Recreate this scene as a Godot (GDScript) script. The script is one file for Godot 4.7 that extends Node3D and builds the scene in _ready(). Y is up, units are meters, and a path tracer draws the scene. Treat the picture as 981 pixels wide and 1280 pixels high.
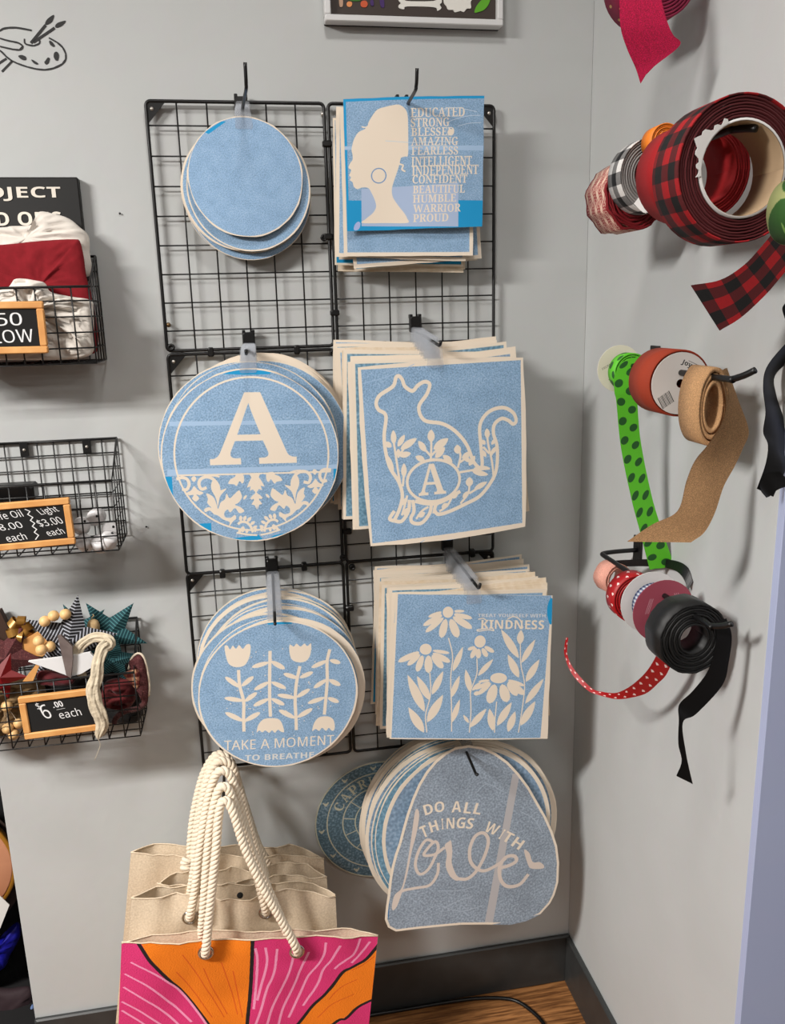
extends Node3D

var rng := RandomNumberGenerator.new()
var M := {}
var used := {}
var sans: Font
var bold: Font
var serif: Font
const CREAM := Color(0.94, 0.885, 0.81)
const TAPE := Color(0.66, 0.78, 0.90)
const VINYL := Color(0.06, 0.60, 0.83)

# ------------------------------------------------------------------ naming and tagging
func numbered(called: String) -> String:
	used[called] = used.get(called, -1) + 1
	return called if used[called] == 0 else "%s_%03d" % [called, used[called]]

func tag(o: Node, label: String, category: String, group := "") -> Node:
	o.set_meta("label", label)
	o.set_meta("category", category)
	if group:
		o.set_meta("group", group)
	return o

func thing(called: String, label: String, category: String, at := Vector3.ZERO, group := "") -> Node3D:
	var o := Node3D.new()
	o.name = numbered(called)
	add_child(o)
	o.position = at
	tag(o, label, category, group)
	return o

func solo(called: String, mesh: Mesh, m: Material, label: String, category: String, at := Vector3.ZERO, group := "") -> MeshInstance3D:
	var o := MeshInstance3D.new()
	o.name = numbered(called)
	o.mesh = mesh
	o.material_override = m
	add_child(o)
	o.position = at
	tag(o, label, category, group)
	return o

func part(parent: Node, called: String, mesh: Mesh, m: Material, at := Vector3.ZERO, b := Basis.IDENTITY) -> MeshInstance3D:
	var o := MeshInstance3D.new()
	o.name = called
	o.mesh = mesh
	o.material_override = m
	o.transform = Transform3D(b, at)
	parent.add_child(o, true)
	return o

func struct(called: String, mesh: Mesh, m: Material, at := Vector3.ZERO) -> MeshInstance3D:
	var o := MeshInstance3D.new()
	o.name = called
	o.mesh = mesh
	o.material_override = m
	o.position = at
	add_child(o)
	o.set_meta("kind", "structure")
	return o

# ------------------------------------------------------------------ materials
func mat(c: Color, rough := 0.8, metal := 0.0) -> StandardMaterial3D:
	var m := StandardMaterial3D.new()
	m.albedo_color = c
	m.roughness = rough
	m.metallic = metal
	m.cull_mode = BaseMaterial3D.CULL_DISABLED
	return m

func tmat(t: Texture2D, rough := 0.8, scale := Vector3.ONE) -> StandardMaterial3D:
	var m := mat(Color.WHITE, rough)
	m.albedo_texture = t
	m.uv1_scale = scale
	return m

func noise_tex(freq: float, a: Color, b: Color, size := 512, oct := 4, sd := 1, normal := false) -> NoiseTexture2D:
	var n := FastNoiseLite.new()
	n.seed = sd
	n.noise_type = FastNoiseLite.TYPE_SIMPLEX_SMOOTH
	n.frequency = freq
	n.fractal_octaves = oct
	var t := NoiseTexture2D.new()
	t.width = size
	t.height = size
	t.seamless = true
	t.noise = n
	if normal:
		t.as_normal_map = true
		t.bump_strength = 3.0
	else:
		var g := Gradient.new()
		g.set_color(0, a)
		g.set_color(1, b)
		t.color_ramp = g
	return t

func tri(m: StandardMaterial3D, s: float) -> StandardMaterial3D:
	m.uv1_triplanar = true
	m.uv1_world_triplanar = true
	m.uv1_scale = Vector3(s, s, s)
	return m

# ------------------------------------------------------------------ mesh builders (outward side = V x U)
func quad(st: SurfaceTool, a: Vector3, b: Vector3, c: Vector3, d: Vector3, ua := Vector2.ZERO, ub := Vector2.ZERO, uc := Vector2.ZERO, ud := Vector2.ZERO) -> void:
	for k in [[a, ua], [c, uc], [b, ub], [a, ua], [d, ud], [c, uc]]:
		st.set_uv(k[1])
		st.add_vertex(k[0])

func begin(smooth := true) -> SurfaceTool:
	var st := SurfaceTool.new()
	st.begin(Mesh.PRIMITIVE_TRIANGLES)
	st.set_smooth_group(0 if smooth else -1)
	return st

func done(st: SurfaceTool) -> ArrayMesh:
	st.generate_normals()
	return st.commit()

func add_grid(st: SurfaceTool, rows: Array, u_of := Vector2(1, 1), u0 := 0.0) -> void:
	var n := rows.size()
	for i in n - 1:
		var a: PackedVector3Array = rows[i]
		var b: PackedVector3Array = rows[i + 1]
		var w := a.size()
		for j in w - 1:
			var s0 := u0 + u_of.x * i / float(n - 1)
			var s1 := u0 + u_of.x * (i + 1) / float(n - 1)
			var t0 := u_of.y * j / float(w - 1)
			var t1 := u_of.y * (j + 1) / float(w - 1)
			quad(st, a[j], a[j + 1], b[j + 1], b[j], Vector2(s0, t0), Vector2(s0, t1), Vector2(s1, t1), Vector2(s1, t0))

func smooth_path(p: Array, per := 6, closed := false) -> PackedVector3Array:
	var o := PackedVector3Array()
	var n := p.size()
	for i in (n if closed else n - 1):
		var p1: Vector3 = p[i]
		var p2: Vector3 = p[(i + 1) % n]
		var p0: Vector3 = p[(i - 1 + n) % n] if closed or i > 0 else p1 * 2 - p2
		var p3: Vector3 = p[(i + 2) % n] if closed or i < n - 2 else p2 * 2 - p1
		for k in per:
			o.append(p1.cubic_interpolate(p2, p0, p3, k / float(per)))
	if not closed:
		o.append(p[n - 1])
	return o

func ring(c: Vector3, x: Vector3, y: Vector3, r: float, sides: int) -> PackedVector3Array:
	var o := PackedVector3Array()
	for k in sides + 1:
		var a := TAU * k / sides
		o.append(c + (x * cos(a) + y * sin(a)) * r)
	return o

func add_tube(st: SurfaceTool, pts: PackedVector3Array, r: float, sides := 8, closed := false, r_end := -1.0) -> void:
	var rows := []
	var n := pts.size()
	var up := Vector3.ZERO
	for i in n:
		var t: Vector3
		if closed:
			t = (pts[(i + 1) % n] - pts[(i - 1 + n) % n]).normalized()
		else:
			t = (pts[mini(i + 1, n - 1)] - pts[maxi(i - 1, 0)]).normalized()
		if up == Vector3.ZERO:
			up = Vector3.UP if absf(t.y) < 0.9 else Vector3.RIGHT
		var x := up - t * up.dot(t)
		x = x.normalized()
		up = x
		var y := t.cross(x)
		var rr := r if r_end < 0.0 else lerpf(r, r_end, i / float(n - 1))
		rows.append(ring(pts[i], x, y, rr, sides))
	if closed:
		rows.append(rows[0])
	else:
		var z0 := PackedVector3Array()
		var z1 := PackedVector3Array()
		for k in sides + 1:
			z0.append(pts[0])
			z1.append(pts[n - 1])
		rows.push_front(z0)
		rows.push_back(z1)
	add_grid(st, rows, Vector2(1, 1))

func tube(pts: Array, r: float, sides := 8, closed := false) -> ArrayMesh:
	var st := begin()
	add_tube(st, PackedVector3Array(pts), r, sides, closed)
	return done(st)

func rod(a: Vector3, b: Vector3, r: float, sides := 8) -> ArrayMesh:
	return tube([a, a.lerp(b, 0.5), b], r, sides)

func rbox(size: Vector3, c := 0.002) -> ArrayMesh:
	var st := begin(false)
	var h := size / 2
	c = minf(c, minf(h.x, minf(h.y, h.z)) * 0.9)
	var rows := []
	for lv in [[-h.z, c], [-h.z + c, 0.0], [h.z - c, 0.0], [h.z, c]]:
		var x: float = h.x - lv[1]
		var y: float = h.y - lv[1]
		var row := PackedVector3Array()
		for p in [[x, y - c], [x - c, y], [-x + c, y], [-x, y - c], [-x, -y + c], [-x + c, -y], [x - c, -y], [x, -y + c], [x, y - c]]:
			row.append(Vector3(p[0], p[1], lv[0]))
		rows.append(row)
	add_grid(st, rows)
	for e in [[rows[0], 1], [rows[3], -1]]:
		var r: PackedVector3Array = e[0]
		for k in range(1, 7):
			var t := [r[0], r[k], r[k + 1]] if e[1] > 0 else [r[0], r[k + 1], r[k]]
			for v in t:
				st.set_uv(Vector2(v.x, v.y))
				st.add_vertex(v)
	return done(st)

# surface of revolution round the z axis; profile = [radius, z], outline given so that its left side is outside
func lathe(profile: Array, sides := 32, uv := Vector2.ONE, squash := Vector2.ONE) -> ArrayMesh:
	var st := begin()
	var rows := []
	for k in sides + 1:
		var a := TAU * k / sides
		var row := PackedVector3Array()
		for p in profile:
			row.append(Vector3(cos(a) * p[0] * squash.x, sin(a) * p[0] * squash.y, p[1]))
		rows.append(row)
	add_grid(st, rows, uv)
	return done(st)

func pts2(flat: Array) -> PackedVector2Array:
	var o := PackedVector2Array()
	for i in range(0, flat.size(), 2):
		o.append(Vector2(flat[i], flat[i + 1]))
	return o

func curve2(p: PackedVector2Array, per := 5, closed := true) -> PackedVector2Array:
	var o := PackedVector2Array()
	var n := p.size()
	for i in (n if closed else n - 1):
		var p1 := p[i]
		var p2 := p[(i + 1) % n]
		var p0 := p[(i - 1 + n) % n] if closed or i > 0 else p1 * 2 - p2
		var p3 := p[(i + 2) % n] if closed or i < n - 2 else p2 * 2 - p1
		for k in per:
			o.append(p1.cubic_interpolate(p2, p0, p3, k / float(per)))
	if not closed:
		o.append(p[n - 1])
	return o

# flat polygon in x,y given a thickness along z from z0 to z1
func add_slab(st: SurfaceTool, poly: PackedVector2Array, z0: float, z1: float) -> void:
	if not Geometry2D.is_polygon_clockwise(poly):
		poly = poly.duplicate()
		poly.reverse()
	var ix := Geometry2D.triangulate_polygon(poly)
	var flip := false
	if ix.size() >= 3:
		flip = (poly[ix[1]] - poly[ix[0]]).cross(poly[ix[2]] - poly[ix[0]]) > 0
	for k in range(0, ix.size(), 3):
		var t := [ix[k], ix[k + 1], ix[k + 2]]
		if flip:
			t.reverse()
		for q in t:
			st.set_uv(poly[q])
			st.add_vertex(Vector3(poly[q].x, poly[q].y, z1))
		t.reverse()
		for q in t:
			st.set_uv(poly[q])
			st.add_vertex(Vector3(poly[q].x, poly[q].y, z0))
	var n := poly.size()
	for i in n:
		var a := poly[i]
		var b := poly[(i + 1) % n]
		if (b - a).length() > 1e-7:
			# flip the side so that it faces away from the polygon
			var outward := Vector2(-(b - a).y, (b - a).x)
			var mid := (a + b) / 2 + outward.normalized() * 1e-5
			if Geometry2D.is_point_in_polygon(mid, poly):
				quad(st, Vector3(a.x, a.y, z1), Vector3(a.x, a.y, z0), Vector3(b.x, b.y, z0), Vector3(b.x, b.y, z1))
			else:
				quad(st, Vector3(a.x, a.y, z0), Vector3(a.x, a.y, z1), Vector3(b.x, b.y, z1), Vector3(b.x, b.y, z0))

func slab(poly: PackedVector2Array, z0: float, z1: float) -> ArrayMesh:
	var st := begin(false)
	add_slab(st, poly, z0, z1)
	return done(st)

func stroke_poly(p: PackedVector2Array, w: float) -> Array:
	return Geometry2D.offset_polyline(p, w / 2, Geometry2D.JOIN_ROUND, Geometry2D.END_ROUND)

# ------------------------------------------------------------------ thin curved sheet: bilinear patch over four corners, trimmed to an outline in uv
func patch(q: Array, u: float, v: float) -> Vector3:
	return (q[0] as Vector3).lerp(q[1], u).lerp((q[3] as Vector3).lerp(q[2], u), v)

func sheet_meshes(q: Array, outline: PackedVector2Array, bend: Callable, thick := 0.0009, rings := 5) -> Array:
	var c := Vector2.ZERO
	for p in outline:
		c += p / outline.size()
	var nrm: Vector3 = ((q[3] as Vector3) - q[0]).cross((q[1] as Vector3) - q[0]).normalized()
	var at := func(p: Vector2) -> Vector3: return patch(q, p.x, p.y) + nrm * float(bend.call(p.x, p.y))
	var turn := 0.0
	var n := outline.size()
	for i in n:
		turn += (outline[i] - c).cross(outline[(i + 1) % n] - c)
	if turn > 0:
		outline = outline.duplicate()
		outline.reverse()
	var face := begin()
	var back := begin()
	for k in rings:
		for i in n:
			var a: Vector2 = c.lerp(outline[i], k / float(rings))
			var b: Vector2 = c.lerp(outline[(i + 1) % n], k / float(rings))
			var b2: Vector2 = c.lerp(outline[(i + 1) % n], (k + 1) / float(rings))
			var a2: Vector2 = c.lerp(outline[i], (k + 1) / float(rings))
			var list := [[a, b2, a2]] if k == 0 else [[a, b, b2], [a, b2, a2]]
			for t in list:
				for p in t:
					face.set_uv(p)
					face.add_vertex(at.call(p))
				for p in [t[0], t[2], t[1]]:
					back.set_uv(p)
					back.add_vertex(at.call(p) - nrm * thick)
	var rim := begin(false)
	for i in n:
		var a: Vector3 = at.call(outline[i])
		var b: Vector3 = at.call(outline[(i + 1) % n])
		quad(rim, a, a - nrm * thick, b - nrm * thick, b)
	var bm := done(back)
	rim.generate_normals()
	rim.commit(bm)
	return [done(face), bm]

# ------------------------------------------------------------------ drawing flat print into an Image
func fill(im: Image, p: PackedVector2Array, c: Color) -> void:
	fill_rings(im, [p], c)

# even-odd fill of one shape made of several rings (outlines and holes)
func fill_rings(im: Image, rings: Array, c: Color) -> void:
	var s := im.get_width()
	var h := im.get_height()
	var lo := 1e9
	var hi := -1e9
	for p: PackedVector2Array in rings:
		for q in p:
			lo = minf(lo, q.y)
			hi = maxf(hi, q.y)
	for y in range(maxi(0, floori(lo * h)), mini(h, ceili(hi * h))):
		var fy := (y + 0.5) / h
		var xs := PackedFloat32Array()
		for p: PackedVector2Array in rings:
			var n := p.size()
			for i in n:
				var a := p[i]
				var b := p[(i + 1) % n]
				if (a.y <= fy) != (b.y <= fy):
					xs.append(a.x + (fy - a.y) / (b.y - a.y) * (b.x - a.x))
		xs.sort()
		for k in range(0, xs.size() - 1, 2):
			var x0 := maxi(0, roundi(xs[k] * s))
			var x1 := mini(s, roundi(xs[k + 1] * s))
			if x1 > x0:
				im.fill_rect(Rect2i(x0, y, x1 - x0, 1), c)

func blob(im: Image, flat: Array, c: Color) -> void:
	fill(im, curve2(pts2(flat), 5), c)

func poly(im: Image, flat: Array, c: Color) -> void:
	fill(im, pts2(flat), c)

func stroke(im: Image, flat: Array, w: float, c: Color, curved := true) -> void:
	var p := pts2(flat)
	if curved and p.size() > 2:
		p = curve2(p, 6, false)
	fill_rings(im, stroke_poly(p, w), c)

func disc(im: Image, x: float, y: float, rx: float, ry: float, c: Color) -> void:
	var p := PackedVector2Array()
	for k in 28:
		p.append(Vector2(x + cos(TAU * k / 28) * rx, y + sin(TAU * k / 28) * ry))
	fill(im, p, c)

func circle_line(im: Image, x: float, y: float, rx: float, ry: float, w: float, c: Color, a0 := 0.0, a1 := TAU) -> void:
	var p := PackedVector2Array()
	for k in 65:
		var a := lerpf(a0, a1, k / 64.0)
		p.append(Vector2(x + cos(a) * rx, y + sin(a) * ry))
	for i in 64:
		var d := (p[i + 1] - p[i]).orthogonal().normalized() * w / 2
		fill(im, PackedVector2Array([p[i] + d, p[i + 1] + d, p[i + 1] - d, p[i] - d]), c)

# leaves given as base u,v, tip u,v, width
func leaves(im: Image, flat: Array, c: Color, blunt := 0.0) -> void:
	for i in range(0, flat.size(), 5):
		var a := Vector2(flat[i], flat[i + 1])
		var b := Vector2(flat[i + 2], flat[i + 3])
		var w: float = flat[i + 4]
		var d := b - a
		var o := Vector2(-d.y, d.x).normalized() * w / 2
		var p := PackedVector2Array()
		var L := 12
		for k in L + 1:
			var t := k / float(L)
			p.append(a + d * t + o * prof(t, blunt))
		for k in range(L, -1, -1):
			var t := k / float(L)
			p.append(a + d * t - o * prof(t, blunt))
		fill(im, p, c)

func prof(t: float, blunt: float) -> float:
	return lerpf(sin(PI * pow(t, 0.85)), sqrt(maxf(0.0, 1.0 - pow((t - 0.62) / (0.62 if t < 0.62 else 0.38), 2.0))), blunt)

func text_tris(s: String, f: Font) -> PackedVector2Array:
	var t := TextMesh.new()
	t.text = s
	t.font = f
	t.font_size = 64
	t.pixel_size = 0.01
	t.depth = 0.0
	t.curve_step = 1.5
	var ar := t.get_mesh_arrays()
	var v: PackedVector3Array = ar[Mesh.ARRAY_VERTEX]
	var ix: PackedInt32Array = ar[Mesh.ARRAY_INDEX]
	var o := PackedVector2Array()
	if ix.size():
		for k in ix:
			o.append(Vector2(v[k].x, -v[k].y))
	else:
		for q in v:
			o.append(Vector2(q.x, -q.y))
	return o

# lettering fitted between the two ends of its baseline (uv), with capitals of a given height
func text(im: Image, s: String, f: Font, x0: float, y0: float, x1: float, y1: float, cap: float, c: Color) -> void:
	var t := text_tris(s, f)
	if t.is_empty():
		return
	var lo := Vector2(1e9, 1e9)
	var hi := -lo
	for q in t:
		lo = lo.min(q)
		hi = hi.max(q)
	var a := Vector2(x0, y0)
	var d := Vector2(x1, y1) - a
	var up := Vector2(d.y, -d.x).normalized() * cap
	for k in range(0, t.size(), 3):
		var p := PackedVector2Array()
		for e in 3:
			var q := t[k + e]
			p.append(a + d * ((q.x - lo.x) / (hi.x - lo.x)) + up * ((hi.y - q.y) / (hi.y - lo.y)))
		fill(im, p, c)

func tx(im: Image) -> ImageTexture:
	return ImageTexture.create_from_image(im)

# blue vinyl under papery transfer tape: fibres and flecks
func fibre_image(size: int, sd: int, tint: Color) -> Image:
	var im := Image.create(size, size, false, Image.FORMAT_RGB8)
	var n := FastNoiseLite.new()
	n.seed = sd
	n.frequency = 0.16
	n.fractal_octaves = 3
	var n2 := FastNoiseLite.new()
	n2.seed = sd + 7
	n2.frequency = 0.012
	var pale := tint.lerp(Color(0.80, 0.87, 0.94), 0.55)
	var deep := tint.darkened(0.16)
	for y in size:
		for x in size:
			var a := n.get_noise_2d(x, y) * 1.0 + n2.get_noise_2d(x, y) * 0.3
			im.set_pixel(x, y, tint.lerp(pale, clampf(a * 1.3, 0, 1)) if a > 0 else tint.lerp(deep, clampf(-a * 1.6, 0, 1)))
	return im

func art(base: Image, s := 1024) -> Image:
	var im := base.duplicate() as Image
	if im.get_width() != s:
		im.resize(s, s, Image.INTERPOLATE_BILINEAR)
	return im

# ------------------------------------------------------------------ cloth shapes
# padded shape over an outline in x,y with soft folds
func padded(flat: Array, zc: float, depth: float, fold := 0.3, sd := 1, rings := 7, per := 4) -> ArrayMesh:
	var o := curve2(pts2(flat), per)
	var c := Vector2.ZERO
	for p in o:
		c += p / o.size()
	var area := 0.0
	for i in o.size():
		area += (o[i] - c).cross(o[(i + 1) % o.size()] - c)
	if area > 0:
		o.reverse()
	var n := FastNoiseLite.new()
	n.seed = sd
	n.frequency = 16.0
	n.fractal_octaves = 3
	var st := begin()
	for side in [1.0, -1.0]:
		var rows := []
		for k in rings + 1:
			var t: float = pow(sin(k / float(rings) * PI / 2), 0.9)
			var row := PackedVector3Array()
			for i in o.size() + 1:
				var p: Vector2 = c.lerp(o[i % o.size()], t)
				var hgt := depth * pow(maxf(0.0, 1.0 - pow(t, 5.0)), 0.5)
				hgt *= 1.0 + fold * n.get_noise_2d(p.x * 1.8, p.y * 5.0) * 2.0
				row.append(Vector3(p.x, p.y, zc + side * hgt))
			if side < 0:
				row.reverse()
			rows.append(row)
		add_grid(st, rows, Vector2(1, 3))
	return done(st)

# ribbon between a left and a right edge, with a real thickness; u runs along its length in metres
func strip(l: Array, r: Array, thick := 0.0009, across := 3) -> ArrayMesh:
	var a := smooth_path(l, 6)
	var b := smooth_path(r, 6)
	var n := a.size()
	var st := begin()
	var len := 0.0
	for side in [1.0, -1.0]:
		len = 0.0
		for i in n - 1:
			var seg := ((a[i + 1] + b[i + 1]) - (a[i] + b[i])).length() / 2
			for j in across:
				var f0 := j / float(across)
				var f1 := (j + 1) / float(across)
				var p := [a[i].lerp(b[i], f0), a[i].lerp(b[i], f1), a[i + 1].lerp(b[i + 1], f1), a[i + 1].lerp(b[i + 1], f0)]
				var nn: Vector3 = (p[1] - p[0]).cross(p[3] - p[0]).normalized() * thick / 2 * side
				var uv := [Vector2(len, f0), Vector2(len, f1), Vector2(len + seg, f1), Vector2(len + seg, f0)]
				if side > 0:
					quad(st, p[0] + nn, p[1] + nn, p[2] + nn, p[3] + nn, uv[0], uv[1], uv[2], uv[3])
				else:
					quad(st, p[0] + nn, p[3] + nn, p[2] + nn, p[1] + nn, uv[0], uv[3], uv[2], uv[1])
			len += seg
	return done(st)

# a roll of ribbon wound round the z axis, hollow, with the turns showing on its ends; u = metres round the roll, v across
func coil(r_out: float, r_in: float, width: float, turns := 5, squash := Vector2.ONE, wobble := 0.0) -> ArrayMesh:
	var st := begin()
	var sides := 44
	var nz := FastNoiseLite.new()
	nz.seed = int(r_out * 9000)
	nz.frequency = 1.1
	var dr := (r_out - r_in) / turns
	for t in turns:
		var ro := r_out - dr * t
		var ri := ro - dr * 0.72
		var inset := (0.0006 if t % 2 else 0.0) + wobble * 0.25 * absf(nz.get_noise_1d(t * 3.7)) * width
		var rows := []
		for k in sides + 1:
			var a := TAU * k / sides
			var w := 1.0 + wobble * nz.get_noise_2d(cos(a) * 1.3 + t * 0.4, sin(a) * 1.3)
			var d := Vector3(cos(a) * squash.x, sin(a) * squash.y, 0) * w
			var h := width / 2 - inset
			rows.append(PackedVector3Array([d * ri + Vector3(0, 0, h), d * ri - Vector3(0, 0, h), d * ro - Vector3(0, 0, h), d * ro + Vector3(0, 0, h), d * ri + Vector3(0, 0, h)]))
		for i in sides:
			var a: PackedVector3Array = rows[i]
			var b: PackedVector3Array = rows[i + 1]
			var s0 := TAU * ro * i / sides
			var s1 := TAU * ro * (i + 1) / sides
			var vv := [0.02, 0.98, 0.98, 0.02, 0.02]
			for j in 4:
				var v0: float = vv[j]
				var v1: float = vv[j + 1]
				quad(st, a[j], b[j], b[j + 1], a[j + 1], Vector2(s0, v0), Vector2(s1, v0), Vector2(s1, v1), Vector2(s0, v1))
	return done(st)

# three-strand twisted rope
func rope(path: PackedVector3Array, r: float, pitch: float) -> ArrayMesh:
	var st := begin()
	var up := Vector3.ZERO
	var fr := []
	var len := 0.0
	for i in path.size():
		var t := (path[mini(i + 1, path.size() - 1)] - path[maxi(i - 1, 0)]).normalized()
		if up == Vector3.ZERO:
			up = Vector3.RIGHT if absf(t.x) < 0.9 else Vector3.UP
		up = (up - t * up.dot(t)).normalized()
		if i > 0:
			len += (path[i] - path[i - 1]).length()
		fr.append([path[i], up, t.cross(up), len])
	for k in 3:
		var p := PackedVector3Array()
		for f in fr:
			var a: float = TAU * f[3] / pitch + TAU * k / 3
			p.append(f[0] + (f[1] * cos(a) + f[2] * sin(a)) * r * 0.52)
		add_tube(st, p, r * 0.56, 7)
	return done(st)

func resample(p: PackedVector3Array, step: float) -> PackedVector3Array:
	var o := PackedVector3Array([p[0]])
	var left := step
	for i in range(1, p.size()):
		var a := p[i - 1]
		var d := (p[i] - a).length()
		while d >= left:
			a = a.lerp(p[i], left / d)
			o.append(a)
			d = (p[i] - a).length()
			left = step
		left -= d
	o.append(p[p.size() - 1])
	return o

# ------------------------------------------------------------------ builders of the things in the shop
func ceiling_light(at: Vector3, size: Vector2, energy: float, label: String) -> void:
	var t := thing("ceiling_light", label, "light", at)
	part(t, "housing", rbox(Vector3(size.x + 0.04, 0.05, size.y + 0.04), 0.004), M.white_metal, Vector3(0, -0.025, 0))
	part(t, "diffuser", rbox(Vector3(size.x, 0.01, size.y), 0.002), M.glow, Vector3(0, -0.055, 0))
	var a := AreaLight3D.new()
	a.name = "lamp"
	a.area_size = size
	a.light_energy = energy
	a.light_color = Color(1.0, 0.985, 0.968)
	a.area_range = 12.0
	a.area_attenuation = 2.0
	a.shadow_enabled = true
	a.position = Vector3(0, -0.065, 0)
	a.rotation_degrees = Vector3(-90, 0, 0)
	t.add_child(a)

func grid_panel(x0: float, y1: float, label: String, plates: Array) -> void:
	var w := 0.3065
	var h := 0.4223
	var zf := 0.014
	var t := thing("wire_grid_panel", label, "wire rack", Vector3(x0 + w / 2, y1 - h, 0), "black wire grid panels on the wall")
	var r := 0.008
	var p := []
	for c in [[w / 2 - r, h - r, 0], [-w / 2 + r, h - r, 1], [-w / 2 + r, r, 2], [w / 2 - r, r, 3]]:
		for k in 5:
			var a: float = PI / 2 * (c[2] + k / 4.0)
			p.append(Vector3(c[0] + cos(a) * r, c[1] + sin(a) * r, zf))
	part(t, "frame", tube(p, 0.0031, 8, true), M.black)
	var vw := rod(Vector3(0, 0, 0), Vector3(0, h, 0), 0.0014, 6)
	var hw := rod(Vector3(-w / 2, 0, 0), Vector3(w / 2, 0, 0), 0.0014, 6)
	for k in range(1, 6):
		part(t, "wire", vw, M.black, Vector3(-w / 2 + w * k / 6.0, 0, zf + 0.0012))
	for k in 8:
		part(t, "wire", hw, M.black, Vector3(0, h - 0.0388 - 0.0497 * k if k < 8 else 0.0, zf - 0.0012))
	for c in plates:
		var s: float = c
		var tri_ := PackedVector2Array([Vector2(s * w / 2, h), Vector2(s * (w / 2 - 0.034), h), Vector2(s * w / 2, h - 0.038)])
		part(t, "corner_plate", slab(tri_, zf - 0.001, zf + 0.001), M.black)
		part(t, "screw", lathe([[0.0, 0.003], [0.003, 0.002], [0.0036, 0.0], [0.0036, -0.012]], 14), M.screw, Vector3(s * (w / 2 - 0.0095), h - 0.0125, zf))

func hook(base: Vector3, tip: Vector3, up: float, label: String) -> void:
	var t := thing("display_hook", label, "hook", base, "black prong hooks on the grid")
	var d := tip - base
	part(t, "clip", rbox(Vector3(0.023, 0.03, 0.012), 0.002), M.black, Vector3(0, 0.012, -0.004))
	part(t, "clip_ear", rbox(Vector3(0.006, 0.008, 0.014), 0.001), M.black, Vector3(-0.0085, 0.027, -0.006))
	part(t, "clip_ear", rbox(Vector3(0.006, 0.008, 0.014), 0.001), M.black, Vector3(0.0085, 0.027, -0.006))
	var p := [Vector3(0, -0.001, 0), d * 0.5, d * 0.93, d * 0.985 + Vector3(0, up * 0.12, 0), d + Vector3(0, up * 0.35, 0.003), d + Vector3(0, up, 0.008)]
	var st := begin()
	add_tube(st, smooth_path(p, 4), 0.0029, 9)
	part(t, "prong", done(st), M.black)

func tab_mesh() -> ArrayMesh:
	var o := PackedVector2Array()
	for c in [[0.008, 0.012, 0], [-0.008, 0.012, 1], [-0.011, -0.024, 2], [0.011, -0.024, 3]]:
		for k in 4:
			var a: float = PI / 2 * (c[2] + k / 3.0)
			o.append(Vector2(c[0] + cos(a) * 0.004, c[1] + sin(a) * 0.004))
	return slab(o, 0.0, 0.0007)

func stencil(called: String, q: Array, outline: PackedVector2Array, bend: Callable, face: Material, label: String, group: String, tab := Vector3.ZERO, turn := 0.0, cat := "stencil") -> Node3D:
	var mid: Vector3 = patch(q, 0.5, 1.0)
	var local := []
	for c in q:
		local.append(c - mid)
	var m := sheet_meshes(local, outline, bend)
	var t := thing(called, label, cat, mid, group)
	part(t, "backing_paper", m[1], M.paper)
	part(t, "printed_face", m[0], face)
	if tab != Vector3.ZERO:
		part(t, "hang_tab", M.tab, M.clear, tab - mid, Basis(Vector3(0, 0, 1), turn))
	return t

func round_outline(sd: int, rough := 0.006) -> PackedVector2Array:
	var n := FastNoiseLite.new()
	n.seed = sd
	n.frequency = 0.9
	var o := PackedVector2Array()
	for k in 56:
		var a := TAU * k / 56
		var r := 0.5 * (1.0 - rough + rough * 2.0 * n.get_noise_2d(cos(a) * 2.0, sin(a) * 2.0))
		o.append(Vector2(0.5 + cos(a) * r, 0.5 + sin(a) * r))
	return o

func square_outline(sd: int, bulge := 0.0) -> PackedVector2Array:
	var r := RandomNumberGenerator.new()
	r.seed = sd
	var c := [Vector2(0, 0), Vector2(1, 0), Vector2(1, 1), Vector2(0, 1)]
	var o := PackedVector2Array()
	for i in 4:
		var a: Vector2 = c[i]
		var b: Vector2 = c[(i + 1) % 4]
		for k in 10:
			var t := k / 10.0
			o.append(a.lerp(b, t) + (b - a).orthogonal() * (bulge * sin(PI * t) + (r.randf() - 0.5) * 0.004))
	return o

const ORDINAL := ["first", "second", "third", "fourth", "fifth", "sixth", "seventh", "eighth", "ninth", "tenth", "eleventh", "twelfth", "thirteenth", "fourteenth", "fifteenth", "sixteenth", "seventeenth", "eighteenth", "nineteenth", "twentieth", "twenty-first", "twenty-second", "twenty-third", "twenty-fourth", "twenty-fifth", "twenty-sixth", "twenty-seventh"]

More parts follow.
